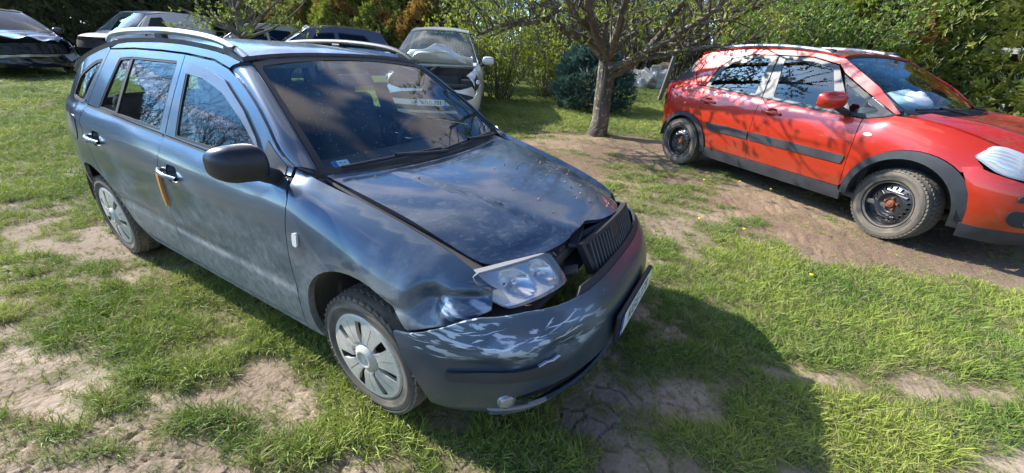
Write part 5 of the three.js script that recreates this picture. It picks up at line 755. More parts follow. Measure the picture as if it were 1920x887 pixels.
{ // dark blue SUV, nose smashed in
  const C = plainCar({ name: 'sport_utility_car', label: 'dark navy sport utility car with a crushed front end by the hedge', category: 'car', pos: [-13.72, -11.9], a: 0.45, paint: navy, w: 1.86, wb: 2.68, r: 0.34, nose: 0.95, tail: -3.5, belt: 1.05, hood: 1.08, cowl: -0.22, header: -1.15, roofPaint: silver,
    pillar: [[-0.5, 1.2], [-0.85, 1.42], [-1.12, 1.56]], roofEdge: [[-3.1, 1.54], [-2.4, 1.62], [-1.7, 1.625], [-1.15, 1.58]], glass: [[[-0.85, 1.1], [-1.2, 1.5], [-1.6, 1.53], [-1.6, 1.09]], [[-1.7, 1.09], [-1.7, 1.53], [-2.6, 1.5], [-2.8, 1.12]]],
    bonnetBend: (o, t, w) => { o[1] += 0.05 * Math.sin(t * 7 + w * 2) * sst(0.3, 1, t) + 0.035 * Math.sin(w * 8 + 1) * sst(0.45, 1, t); o[0] -= 0.1 * sst(0.6, 1, t); return o; },
    crush: (x, y, z) => [x - 0.12 * fbm(y * 5 + 3, z * 4 + 9, 3) - 0.1 * sst(0.2, -0.9, z), y + 0.05 * (fbm(z * 6, y * 4, 2) - 0.5), z] });
  const torn = std({ color: lin(0.02, 0.021, 0.024), roughness: 0.5 });
  C.np('front_bumper', [[-1, 0.26], [1, 0.26], [1, 0.60], [0.5, 0.52], [0, 0.5], [-0.4, 0.54], [-0.7, 0.46], [-1, 0.55]], 0, navy);
  C.np('bumper_grille', rect(-0.6, 0.6, 0.6, 0.86), -0.06, torn); for (let i = 0; i < 6; i++) C.np('grille_bar', rect(-0.3 + i * 0.1, -0.25 + i * 0.1, 0.6, 0.82), -0.03, blackPlastic);
  C.np('crash_bar', rect(-0.8, 0.8, 0.52, 0.58), -0.03, alu);
  for (const s of [1, -1]) { const h = C.np('headlamp', roundPoly([[s * 0.55, 0.62], [s * 0.9, 0.66], [s * 0.88, 0.82], [s * 0.5, 0.76]], 0.02), s > 0 ? -0.02 : -0.08, torn); C.np('lens', roundPoly([[s * 0.57, 0.64], [s * 0.88, 0.68], [s * 0.86, 0.8], [s * 0.53, 0.75]], 0.02), s > 0 ? 0.0 : -0.05, lensMat, h); }
  mesh('hanging_trim', at(box(0.02, 0.16, 0.34, 0, 0, 0, 0.008), 0.72, 0.52, -0.72, 0.4, 0.5, 0.3), std({ color: lin(0.3, 0.3, 0.31), roughness: 0.6 }), C.car);
  mesh('torn_liner', at(box(0.03, 0.14, 0.3, 0, 0, 0, 0.01), 0.7, 0.33, -0.78, 0.9, 0.3, 0.2), std({ color: lin(0.35, 0.35, 0.36), roughness: 0.6 }), C.car);
  for (let i = 0; i < 7; i++) mesh('bent_strut', at(box(0.03, 0.3 + 0.05 * (i % 3), 0.03, 0, 0, 0, 0.006), 0.72 - 0.03 * (i % 2), 0.68, -0.75 + i * 0.24, (i % 3 - 1) * 0.7, 0, (i % 2) * 0.5 - 0.2), torn, C.car);
}
{ // white panel van
  const C = plainCar({ name: 'panel_van', label: 'white compact panel van with a dark broken front in front of the hedge', category: 'van', pos: [-14.3, -15.4], a: 1.75, paint: vanWhite, w: 1.84, wb: 2.75, r: 0.32, nose: 0.9, tail: -3.6, belt: 1.08, hood: 1.12, cowl: -0.12, header: -0.95, lean: 0.2, mirror: blackPlastic,
    pillar: [[-0.42, 1.34], [-0.7, 1.58], [-0.93, 1.74]], roofEdge: [[-3.5, 1.78], [-2.6, 1.83], [-1.6, 1.83], [-0.95, 1.76]], glass: [[[-0.5, 1.14], [-0.95, 1.62], [-1.35, 1.66], [-1.4, 1.12]]], shuts: [-0.45, -1.5] });
  C.np('front_bumper', [[-1, 0.28], [1, 0.28], [1, 0.7], [0.6, 0.62], [-0.6, 0.62], [-1, 0.7]], 0, blackPlastic);
  C.np('grille', roundPoly(rect(-0.55, 0.55, 0.64, 0.86), 0.02), 0.0, linerMat); C.np('bumper_strip', rect(-0.9, 0.9, 0.60, 0.64), 0.015, chrome); C.np('lip', rect(-0.9, 0.9, 0.24, 0.29), 0.0, vanWhite);
  for (const s of [1, -1]) { const h = C.np('headlamp', roundPoly([[s * 0.6, 0.66], [s * 0.94, 0.76], [s * 0.97, 0.96], [s * 0.66, 0.86]], 0.03), 0.0, std({ color: lin(0.3, 0.3, 0.32), roughness: 0.4 })); C.np('lens', roundPoly([[s * 0.62, 0.68], [s * 0.93, 0.77], [s * 0.95, 0.94], [s * 0.67, 0.85]], 0.03), 0.012, lensMat, h); }
}
const hatch = (label, pos, a, paint) => {
  const C = plainCar({ name: 'saloon_car', label, category: 'car', pos, a, paint, w: 1.8, wb: 2.65, r: 0.315, nose: 0.88, tail: -3.5, belt: 1.0, hood: 1.0, cowl: -0.3, header: -1.15, sideGlass: tintGlass,
    pillar: [[-0.6, 1.19], [-0.9, 1.37], [-1.12, 1.54]], roofEdge: [[-3.1, 1.48], [-2.5, 1.57], [-1.8, 1.6], [-1.15, 1.56]], glass: [[[-0.95, 1.04], [-1.3, 1.4], [-1.75, 1.44], [-1.78, 1.04]], [[-1.9, 1.04], [-1.88, 1.44], [-2.6, 1.39], [-2.85, 1.06]]] });
  C.np('front_bumper', [[-1, 0.28], [1, 0.28], [1, 0.72], [0.6, 0.62], [-0.6, 0.62], [-1, 0.72]], 0, paint); C.np('grille', rect(-0.5, 0.5, 0.62, 0.74), 0.0, blackPlastic);
  for (const s of [1, -1]) { const h = C.np('headlamp', roundPoly([[s * 0.55, 0.64], [s * 0.95, 0.74], [s * 0.9, 0.84], [s * 0.55, 0.75]], 0.02), 0.0, alu); C.np('lens', roundPoly([[s * 0.57, 0.65], [s * 0.93, 0.75], [s * 0.88, 0.83], [s * 0.57, 0.74]], 0.02), 0.012, lensMat, h); }
};
hatch('dark graphite car with tinted side windows behind the blue estate', [-7.3, -12.6], 2.62, graphite);
hatch('pale beige car half hidden behind the budding sapling', [-11.6, -16.4], 2.5, phy({ color: lin(0.42, 0.39, 0.33), roughness: 0.35, clearcoat: 0.8 }));
// ---------- trees, shrubs and hedges ----------
const V3 = (x, y, z) => new THREE.Vector3(x, y, z);
class Wood { // joined tapering tubes
  constructor() { this.p = []; this.n = []; this.u = []; this.i = []; }
  path(pts, sides = 6) { // pts: [Vector3, radius]
    let prev = null, along = 0; const up = V3(0.31, 0.9, 0.2);
    for (let k = 0; k < pts.length; k++) {
      const [c, r] = pts[k], d = pts[Math.min(k + 1, pts.length - 1)][0].clone().sub(pts[Math.max(k - 1, 0)][0]).normalize();
      let a = Math.abs(d.dot(up)) > 0.95 ? V3(1, 0, 0) : up.clone(); a = prev ? prev : a; const s = a.clone().sub(d.clone().multiplyScalar(a.dot(d))).normalize(), t = d.clone().cross(s); prev = s; if (k) along += c.distanceTo(pts[k - 1][0]);
      const base = this.p.length / 3;
      for (let q = 0; q <= sides; q++) { const w = q / sides * Math.PI * 2, x = Math.cos(w), y = Math.sin(w), nx = s.x * x + t.x * y, ny = s.y * x + t.y * y, nz = s.z * x + t.z * y; this.p.push(c.x + nx * r, c.y + ny * r, c.z + nz * r); this.n.push(nx, ny, nz); this.u.push(q / sides * Math.max(0.25, Math.round(r * 40) * 0.25), along * 0.8); if (k && q) { const a0 = base + q, b0 = a0 - sides - 1; this.i.push(b0 - 1, b0, a0 - 1, b0, a0, a0 - 1); } }
    }
  }
  geo() { return geo(this.p, this.n, this.u, this.i); }
}
class Leaves { // small bent blades, each two triangles or four
  constructor() { this.p = []; this.c = []; this.i = []; }
  leaf(o, d, w, len, wid, col, fold = 0.25) { // origin, direction, width direction
    const b = this.p.length / 3, n = d.clone().cross(w).normalize().multiplyScalar(len * fold); const m = o.clone().addScaledVector(d, len * 0.5).sub(n), t = o.clone().addScaledVector(d, len);
    const l = m.clone().addScaledVector(w, wid).add(n), r = m.clone().addScaledVector(w, -wid).add(n);
    for (const q of [o, l, t, r]) { this.p.push(q.x, q.y, q.z); this.c.push(col[0], col[1], col[2]); } this.i.push(b, b + 1, b + 2, b, b + 2, b + 3);
  }
  geo() { return geo(this.p, null, null, this.i, this.c); }
}
const rv = (R) => { const z = R() * 2 - 1, a = R() * 6.283, s = Math.sqrt(1 - z * z); return V3(s * Math.cos(a), z, s * Math.sin(a)); };
const perp = (d, R) => { const q = rv(R); return q.sub(d.clone().multiplyScalar(q.dot(d))).normalize(); };
// a branch that forks again and again; tips carry young leaves
function grow(W, L, o, d, len, r, lev, R, P) {
  const n = Math.max(3, Math.round(len / (P.seg || 0.12))), pts = [[o.clone(), r]]; let c = o.clone(), dir = d.clone();
  for (let k = 1; k <= n; k++) { dir.addScaledVector(rv(R), P.wig * (lev ? 1 : 0.6)); dir.y += (P.up || 0) * 0.06; dir.normalize(); c = c.clone().addScaledVector(dir, len / n); const rr = r * (1 - 0.72 * k / n); pts.push([c, Math.max(rr, P.minR || 0.0022)]);
    if (lev < P.depth && k > n * 0.18 && R() < P.fork) { const side = perp(dir, R), a = P.angle * (0.7 + 0.6 * R()); const nd = dir.clone().multiplyScalar(Math.cos(a)).addScaledVector(side, Math.sin(a)); grow(W, L, c, nd, len * (P.shrink * (0.6 + 0.6 * R())) * (1 - 0.35 * k / n), Math.max(rr * 0.62, 0.0025), lev + 1, R, P); }
    if (L && lev >= P.leafFrom && R() < P.leafy) for (let q = 0; q < P.cluster; q++) { const dd = perp(dir, R).addScaledVector(dir, 0.6).normalize(); dd.y += 0.25; const s = P.leaf * (0.6 + 0.8 * R()); L.leaf(c, dd, perp(dd, R), s, s * 0.3, mix3(P.colA, P.colB, R())); }
  }
  W.path(pts, lev === 0 ? 8 : lev === 1 ? 6 : lev === 2 ? 5 : 3);
}
const barkTex = (a, b, c) => texture(256, 256, (u, v) => { const n = fbm(u * 8, v * 4, 4, 8), f = vn(u * 32, v * 8, 32), l = fbm(u * 16 + 5, v * 24, 3, 16); let q = mix3(a, b, clamp(n * 1.2 - 0.1 + (f - 0.5) * 0.4)); if (l > 0.6) q = mix3(q, c, sst(0.6, 0.7, l) * 0.8); return q; });
const barkBump = texture(256, 256, (u, v) => { const f = fbm(u * 24, v * 6, 4, 24); return [f, f, f]; }, false);
const appleBark = std({ map: barkTex([0.27, 0.235, 0.20], [0.47, 0.43, 0.38], [0.60, 0.60, 0.48]), bumpMap: barkBump, bumpScale: 0.012, roughness: 1 });
const greyBark = std({ map: barkTex([0.30, 0.26, 0.24], [0.52, 0.47, 0.44], [0.5, 0.5, 0.42]), roughness: 1 });
const leafMat = phy({ vertexColors: true, roughness: 0.92, transmission: 0.42, thickness: 0, side: THREE.DoubleSide, ior: 1.35 });
const scaleMat = phy({ vertexColors: true, roughness: 0.92, transmission: 0.3, thickness: 0, side: THREE.DoubleSide, ior: 1.35 });
const EYE = V3(0, 1.477, 0), CAMQ = new THREE.Quaternion().setFromEuler(camera.rotation);
function px(u, v, z) { const d = V3((u - 960) / 749.07, (443.5 - v) / 749.07, -1).applyQuaternion(CAMQ); return EYE.clone().addScaledVector(d, z / d.z); } // a photo pixel on the upright plane at depth z
function plant(name, label, category, group, parts, pos, turn = 0, s = 1) { const o = thing(name, label, category, group); o.position.set(...pos); o.rotation.y = turn; Array.isArray(s) ? o.scale.set(...s) : o.scale.setScalar(s); for (const [n, g, m] of parts) mesh(n, g, m, o); return o; }

{ // apple tree between the cars: limbs laid out along those in the yard
  const base = V3(1.467, 0, -7.396), R = rng(31), trunk = new Wood(), tree = thing('apple_tree', 'old apple tree with spreading lichened limbs and budding leaves', 'tree'); tree.position.copy(base);
  const loc = (u, v, dz = 0) => px(u, v, -7.4 + dz).sub(base);
  const tp = [[V3(-0.02, -0.05, 0), 0.2], [V3(0.0, 0.05, 0), 0.172], [V3(0.02, 0.25, 0), 0.15], [loc(1130, 185), 0.142], [loc(1137, 140), 0.152], [loc(1139, 112), 0.14], [loc(1138, 96), 0.09], [loc(1137, 86), 0.04]]; trunk.path(tp, 14);
  const limbs = [
    [[1137, 118, 0.0, 0.075], [1110, 82, 0.1, 0.068], [1068, 62, 0.25, 0.06], [1028, 36, 0.35, 0.052], [985, 36, 0.4, 0.04], [935, 50, 0.45, 0.03], [895, 64, 0.5, 0.02]],
    [[1022, 38, 0.35, 0.035], [1000, 42, 0.6, 0.03], [960, 50, 0.7, 0.022], [915, 70, 0.8, 0.012]],
    [[897, 62, 0.5, 0.018], [886, 42, 0.5, 0.014], [876, 26, 0.5, 0.01], [892, 2, 0.5, 0.006]],
    [[1142, 142, 0.05, 0.085], [1172, 126, 0.15, 0.075], [1205, 104, 0.25, 0.066], [1235, 84, 0.3, 0.062], [1272, 60, 0.3, 0.06], [1312, 30, 0.2, 0.055], [1330, 2, 0.1, 0.05], [1350, -60, 0.0, 0.035]],
    [[1140, 108, -0.1, 0.06], [1160, 82, -0.25, 0.05], [1196, 60, -0.4, 0.042], [1218, 38, -0.5, 0.032], [1240, 2, -0.6, 0.022]],
    [[1200, 62, -0.4, 0.035], [1236, 70, -0.5, 0.03], [1280, 62, -0.6, 0.022], [1330, 40, -0.7, 0.015]],
    [[1145, 128, 0.2, 0.06], [1185, 112, 0.5, 0.05], [1235, 104, 0.9, 0.042], [1295, 92, 1.2, 0.03], [1360, 86, 1.4, 0.022], [1420, 78, 1.5, 0.014]],
    [[1138, 100, 0, 0.06], [1133, 60, 0.1, 0.05], [1140, 20, 0.1, 0.04], [1128, -40, 0.1, 0.03]],
    [[1140, 105, 0.1, 0.055], [1120, 70, 0.6, 0.045], [1080, 30, 1.1, 0.035], [1050, -30, 1.5, 0.025]],
    [[1138, 105, -0.1, 0.055], [1150, 60, -0.7, 0.045], [1130, 20, -1.2, 0.035], [1090, -30, -1.5, 0.025]],
    [[1240, 84, 0.3, 0.045], [1290, 84, 0.7, 0.035], [1340, 60, 1.1, 0.028], [1400, 20, 1.5, 0.02], [1440, -20, 1.8, 0.012]],
    [[1142, 112, 0.2, 0.06], [1160, 50, 1.0, 0.05], [1190, -60, 1.7, 0.04], [1240, -190, 2.4, 0.025]],
    [[1142, 112, 0.2, 0.055], [1110, 40, 1.1, 0.045], [1100, -90, 1.9, 0.035], [1120, -230, 2.6, 0.02]],
    [[1205, 104, 0.25, 0.05], [1250, 50, 1.1, 0.042], [1310, -40, 1.8, 0.03], [1370, -140, 2.4, 0.018]],
    [[1185, 112, 0.5, 0.045], [1260, 70, 1.3, 0.035], [1350, 10, 1.9, 0.025], [1430, -60, 2.3, 0.015]],
    [[1300, 40, 0.2, 0.04], [1370, 22, 0.3, 0.03], [1430, 10, 0.4, 0.02], [1480, -15, 0.4, 0.012]],
  ];
  mesh('trunk', trunk.geo(), appleBark, tree);
  const P = { depth: 3, wig: 0.18, fork: 0.36, angle: 0.95, shrink: 0.62, leafFrom: 2, leafy: 0.46, cluster: 5, leaf: 0.056, colA: [0.20, 0.27, 0.03], colB: [0.42, 0.46, 0.08], up: 0.25, minR: 0.0028, seg: 0.1 }, L = new Leaves(), tw = new Wood();
  for (const l of limbs) {
    const w = new Wood(), c = new THREE.CatmullRomCurve3(l.map((q) => loc(q[0], q[1], q[2])), false, 'centripetal'), n = 22, pts = []; for (let k = 0; k <= n; k++) { const t = k / n, f = t * (l.length - 1), i = Math.min(Math.floor(f), l.length - 2); const q = c.getPoint(t).addScaledVector(rv(R), 0.012); pts.push([q, 1.1 * lerp(l[i][3], l[i + 1][3], f - i)]); } w.path(pts, 9); mesh('limb', w.geo(), appleBark, tree);
    for (let k = 3; k <= n; k++) { const m = k > 8 ? 2 : 1; for (let q = 0; q < m; q++) { if (R() > 0.5) continue; const d = pts[Math.min(k, n)][0].clone().sub(pts[k - 1][0]).normalize(), s = perp(d, R); s.y = Math.abs(s.y) * 0.9 + 0.1; const nd = d.multiplyScalar(0.5).add(s).normalize(); grow(tw, L, pts[k][0], nd, 0.35 + 0.75 * R(), Math.min(pts[k][1] * 0.5, 0.016), 1, R, P); } }
  }
  const t = mesh('twigs', tw.geo(), appleBark, tree); t.userData.kind = 'stuff'; const f = mesh('crown', L.geo(), leafMat, tree); f.userData.kind = 'stuff';
}
const SAP = { depth: 3, wig: 0.13, fork: 0.38, angle: 0.8, shrink: 0.6, leafFrom: 1, leafy: 0.5, cluster: 4, leaf: 0.06, colA: [0.17, 0.24, 0.03], colB: [0.38, 0.42, 0.08], up: 0.5, minR: 0.003, seg: 0.13 };
{ // budding sapling in front of the van
  const R = rng(5), W = new Wood(), L = new Leaves(), T = new Wood(), b = px(452, 110, -8.6); const o = (u, v, dz) => px(u, v, -8.6 + dz).sub(V3(b.x, 0, -8.6));
  T.path([[V3(0.02, -0.05, 0), 0.09], [V3(0, 0.6, 0), 0.07], [o(455, 70, 0), 0.062], [o(446, 40, 0), 0.055], [o(440, 5, 0), 0.045], [o(432, -60, 0), 0.03]], 10);
  for (const [u, v, d, u2, v2, d2] of [[452, 72, 0, 360, 12, 0.2], [450, 60, 0, 345, 45, -0.3], [446, 45, 0, 400, -20, 0.3], [448, 50, 0, 520, 0, 0.1], [452, 68, 0, 560, 25, -0.4], [454, 74, 0, 600, 40, 0.5], [442, 20, 0, 470, -40, 0.5], [444, 25, 0, 400, -30, -0.5], [450, 60, 0, 540, -10, 0.6], [452, 70, 0.1, 500, 45, 0.6], [452, 70, 0.1, 420, 30, 0.7]]) { const a = o(u, v, d), e = o(u2, v2, d2).sub(a), len = e.length(); grow(W, L, a, e.normalize(), len, 0.026, 0, R, SAP); grow(W, L, a, e.clone().add(V3(0, 0.25, 0.1)).normalize(), len * 0.8, 0.02, 0, R, SAP); }
  const s = plant('sapling', 'slender budding tree standing between the blue estate and the van', 'tree', null, [['trunk', T.geo(), greyBark]], [b.x, 0, -8.6]); mesh('branches', W.geo(), greyBark, s).userData.kind = 'stuff'; mesh('crown', L.geo(), leafMat, s).userData.kind = 'stuff';
}
function shrub(seed, stems, h, spread, P, r = 0.014) { const R = rng(seed), W = new Wood(), L = P.leafy ? new Leaves() : null; for (let k = 0; k < stems; k++) { const a = R() * 6.283, d = V3(Math.cos(a) * spread * R(), 1, Math.sin(a) * spread * R()).normalize(); grow(W, L, V3(Math.cos(a) * 0.14 * R() * h, -0.03, Math.sin(a) * 0.14 * R() * h), d, h * (0.6 + 0.5 * R()), r * (0.6 + 0.7 * R()), 0, R, P); } return [W.geo(), L && L.geo()]; }
{ // leafy yellow-green bush beside the people carrier
  const P = { depth: 2, wig: 0.1, fork: 0.42, angle: 0.7, shrink: 0.5, leafFrom: 0, leafy: 0.62, cluster: 5, leaf: 0.062, colA: [0.17, 0.25, 0.015], colB: [0.43, 0.46, 0.03], up: 0.5, minR: 0.003, seg: 0.13 };
  const [w, l] = shrub(12, 34, 2.0, 0.75, P, 0.013), [w2, l2] = shrub(19, 26, 1.5, 0.8, P, 0.011);
  plant('leafing_bush', 'tall yellow-green leafing bush next to the silver people carrier', 'bush', null, [['stems', w, greyBark], ['foliage', l, leafMat]], [-0.55, 0, -11.5]);
  plant('leafing_bush', 'lower yellow-green bush between the tall bush and the apple tree', 'bush', null, [['stems', w2, greyBark], ['foliage', l2, leafMat]], [0.75, 0, -12.3], 1.2, [1.1, 1.05, 1]);
  plant('leafing_bush', 'yellow-green bush reaching up behind the tall leafing bush', 'bush', null, [['stems', w, greyBark], ['foliage', l, leafMat]], [-1.4, 0, -13.2], 2.2, [1.2, 1.3, 1.2]);
}
// feathery evergreens: flat sprays set over the whole crown
function conifer(seed, h, rad, count, size, colA, colB, bronze, prof = (t) => Math.pow(Math.sin(Math.PI * Math.min(1, 0.18 + t * 0.82)), 0.7) * (1 - 0.55 * t)) {
  const R = rng(seed), L = new Leaves(), W = new Wood(); W.path([[V3(0, -0.05, 0), h * 0.022], [V3(0.02, h * 0.5, 0), h * 0.014], [V3(0, h * 0.97, 0), 0.008]], 8);
  const lob = Array.from({ length: 9 }, () => [R() * 6.283, R() * 6 + 1, 0.12 + 0.2 * R()]);
  for (let k = 0; k < 60; k++) { const t = 0.05 + 0.85 * R(), a = R() * 6.283, r = prof(t) * rad * 0.75; W.path([[V3(0, h * t * 0.9, 0), 0.012], [V3(Math.cos(a) * r * 0.5, h * t * 0.95, Math.sin(a) * r * 0.5), 0.008], [V3(Math.cos(a) * r, h * t + 0.1, Math.sin(a) * r), 0.003]], 3); }
  for (let k = 0; k < count; k++) {
    const t = Math.pow(R(), 0.85), a = R() * 6.283; let rr = prof(t) * rad * (1 + lob.reduce((s, q) => s + q[2] * 0.28 * Math.sin(a * Math.round(q[1]) + q[0] + t * 5 * q[1]), 0)); rr *= 1 - 0.55 * Math.pow(R(), 2.2);
    const c = V3(Math.cos(a) * rr, h * t, Math.sin(a) * rr), out = V3(Math.cos(a), 0.35 + 0.7 * R(), Math.sin(a)).addScaledVector(rv(R), 0.45).normalize(), w = perp(out, R); const br = bronze > 0 && fbm(a * 1.3 + seed, t * 5, 2) > 1 - bronze; const q0 = R(); const col = br ? mix3([0.22, 0.13, 0.03], [0.42, 0.26, 0.06], q0) : mix3(colA, colB, q0); const s = size * (0.6 + 0.8 * R());
    L.leaf(c, out, w, s, s * 0.16, col, 0.08);
    for (let j = 0; j < 4; j++) { const f = 0.15 + 0.2 * j, sgn = j % 2 ? 1 : -1, o = c.clone().addScaledVector(out, s * f), d = out.clone().multiplyScalar(0.75).addScaledVector(w, sgn * 0.75).normalize(); L.leaf(o, d, out.clone().cross(d).normalize().cross(d), s * (0.6 - 0.08 * j), s * 0.09, col, 0.05); }
  }
  return [['trunk', W.geo(), greyBark], ['crown', L.geo(), scaleMat]];
}
const DARK = conifer(3, 4.6, 1.25, 6500, 0.24, [0.12, 0.135, 0.045], [0.26, 0.26, 0.10], 0.16), OLIVE = conifer(8, 4.4, 1.15, 6500, 0.24, [0.13, 0.17, 0.022], [0.38, 0.39, 0.06], 0.26), BRONZE = conifer(14, 4.4, 1.1, 6000, 0.24, [0.10, 0.13, 0.02], [0.28, 0.29, 0.05], 0.4);
{
  const R = rng(77);
  // hedge behind the van and the navy car
  const G1 = 'dark evergreens of the hedge behind the van'; [[-23.5, -12.6], [-22.2, -13.9], [-21.2, -15.1], [-20.3, -16.3], [-19.4, -17.5], [-18.5, -18.6], [-17.5, -19.7], [-16.4, -20.6], [-15.2, -21.3], [-14.0, -21.7]].forEach(([x, z]) => plant('hedge_conifer', 'dense dark evergreen in the hedge row behind the van', 'conifer', G1, DARK, [x + R() - 0.5, 0, z + R() - 0.5], R() * 6.28, [1.15 + 0.2 * R(), 1.0 + 0.25 * R(), 1.15 + 0.2 * R()]));
  const G2 = 'olive evergreens behind the parked cars'; [[-12.6, -21.0], [-11.2, -20.3], [-9.9, -19.6], [-8.7, -18.9], [-7.2, -17.9], [-6.3, -16.6], [-4.6, -15.7]].forEach(([x, z], i) => plant('hedge_conifer', 'olive green evergreen behind the parked cars', 'conifer', G2, OLIVE, [x, 0, z], R() * 6.28, [0.95 + 0.2 * R(), 0.95 + 0.25 * R(), 0.95 + 0.2 * R()]));
  const G3 = 'bronze tinged evergreens behind the people carrier'; [[-5.4, -16.2], [-3.7, -15.2], [-2.75, -14.9]].forEach(([x, z]) => plant('bronzed_conifer', 'evergreen with bronze brown sprays behind the silver people carrier', 'conifer', G3, BRONZE, [x, 0, z], R() * 6.28, 0.95 + 0.2 * R()));
  // evergreens along the fence beyond the red car
  const G4 = 'evergreens of the fence hedge beyond the red hatchback'; [[6.9, -13.2], [7.4, -11.6], [8.0, -10.5], [8.6, -9.3], [9.3, -8.2], [9.9, -7.0], [10.4, -5.9], [10.9, -4.8], [8.9, -11.6], [10.3, -9.9], [11.4, -8.0], [11.9, -6.2]].forEach(([x, z], i) => plant('fence_conifer', i % 3 === 1 ? 'bronze-flecked evergreen in the hedge beyond the red hatchback' : i > 7 ? 'olive evergreen in the rear row of the hedge beyond the red hatchback' : 'ragged olive evergreen in the front row of the hedge beyond the red hatchback', 'conifer', (i % 3 === 1 ? 'bronze-flecked ' : i > 7 ? 'rear row ' : 'front row ') + G4, i % 3 === 1 ? BRONZE : OLIVE, [x, 0, z], R() * 6.28, [0.9 + 0.25 * R(), 0.72 + 0.2 * R(), 0.9 + 0.25 * R()]));
  [[1.5, -28], [4.2, -28.5], [6.8, -28], [9.6, -26.5], [12.4, -23.5]].forEach(([x, z]) => plant('far_conifer', 'distant evergreen behind the bare wood and the stone heap', 'conifer', 'distant evergreens behind the bare wood', OLIVE, [x, 0, z], R() * 6.28, [1.5, 0.75 + 0.2 * R(), 1.5]));
  // small blue-green conifer behind the apple tree
  plant('dwarf_cypress', 'low blue-green cypress behind the apple tree trunk', 'conifer', null, conifer(21, 1.42, 0.80, 3400, 0.15, [0.03, 0.07, 0.055], [0.10, 0.18, 0.14], 0, (t) => Math.pow(Math.sin(Math.PI * (0.22 + 0.74 * t)), 0.75)), [1.75, 0, -10.4]);
  // ivy-like green bushes above the red roof
  const IV = { depth: 2, wig: 0.16, fork: 0.5, angle: 0.9, shrink: 0.55, leafFrom: 0, leafy: 0.8, cluster: 6, leaf: 0.075, colA: [0.07, 0.14, 0.015], colB: [0.27, 0.36, 0.04], up: 0.35, minR: 0.003, seg: 0.13 };
  const [iw, il] = shrub(55, 30, 2.4, 0.9, IV, 0.014); [[6.7, -11.9], [6.3, -10.6], [7.2, -9.8], [7.9, -12.6]].forEach(([x, z]) => plant('green_bush', 'bright green leafy bush in front of the fence hedge', 'bush', 'bright green bushes along the fence', [['stems', iw, greyBark], ['foliage', il, leafMat]], [x, 0, z], R() * 6.28, 0.85 + 0.2 * R()));
  // bare woodland behind
  const BA = { depth: 3, wig: 0.1, fork: 0.5, angle: 0.6, shrink: 0.62, leafFrom: 9, leafy: 0, up: 0.7, minR: 0.005, seg: 0.22 }, BB = { ...BA, leafFrom: 2, leafy: 0.3, cluster: 3, leaf: 0.09, colA: [0.15, 0.2, 0.03], colB: [0.33, 0.36, 0.07] };
  const [b1] = shrub(61, 15, 4.8, 0.5, BA, 0.035), [b2, l2] = shrub(66, 13, 4.2, 0.6, BB, 0.03);
  const G5 = 'bare trees of the wood behind the yard'; [[-1.6, -17.5], [0.2, -18.6], [1.8, -19.2], [3.4, -20.8], [5.6, -21.2], [7.2, -19.8], [8.6, -18.5], [2.6, -23], [6.2, -24], [-0.6, -22], [9.8, -16.5], [11, -15], [12.5, -13.2], [13.2, -11], [13.9, -9], [14.5, -6.5], [-8, -24], [-4.5, -21], [-13, -26], [-19, -24], [-25, -18], [10.5, -21], [15, -14]].forEach(([x, z], i) => i % 2 ? plant('bare_tree', 'many-stemmed tree with first leaf buds in the wood behind the yard', 'tree', 'budding trees of the wood behind the yard', [['stems', b2, greyBark], ['foliage', l2, leafMat]], [x, 0, z], R() * 6.28, 0.9 + 0.35 * R()) : plant('bare_tree', 'leafless grey many-stemmed tree in the wood behind the yard', 'tree', G5, [['stems', b1, greyBark]], [x, 0, z], R() * 6.28, 0.9 + 0.35 * R()));
  // trees to the left of the yard that the car windows mirror
  plant('bare_tree', 'leafless grey tree standing alone at the left side of the yard', 'tree', null, [['stems', b1, greyBark]], [-15.5, 0, -4.4], 2, 0.95); plant('bare_tree', 'leafless grey tree at the open side of the yard next to evergreens', 'tree', null, [['stems', b1, greyBark]], [-18, 0, -2.2], 4, 1.0);
  [[-21, -8.5], [-23, -6.6], [-24, -10.5]].forEach(([x, z]) => plant('hedge_conifer', 'dark evergreen of the hedge running along the side of the yard', 'conifer', 'side hedge evergreens', DARK, [x, 0, z], R() * 6.28, 1.1));
}
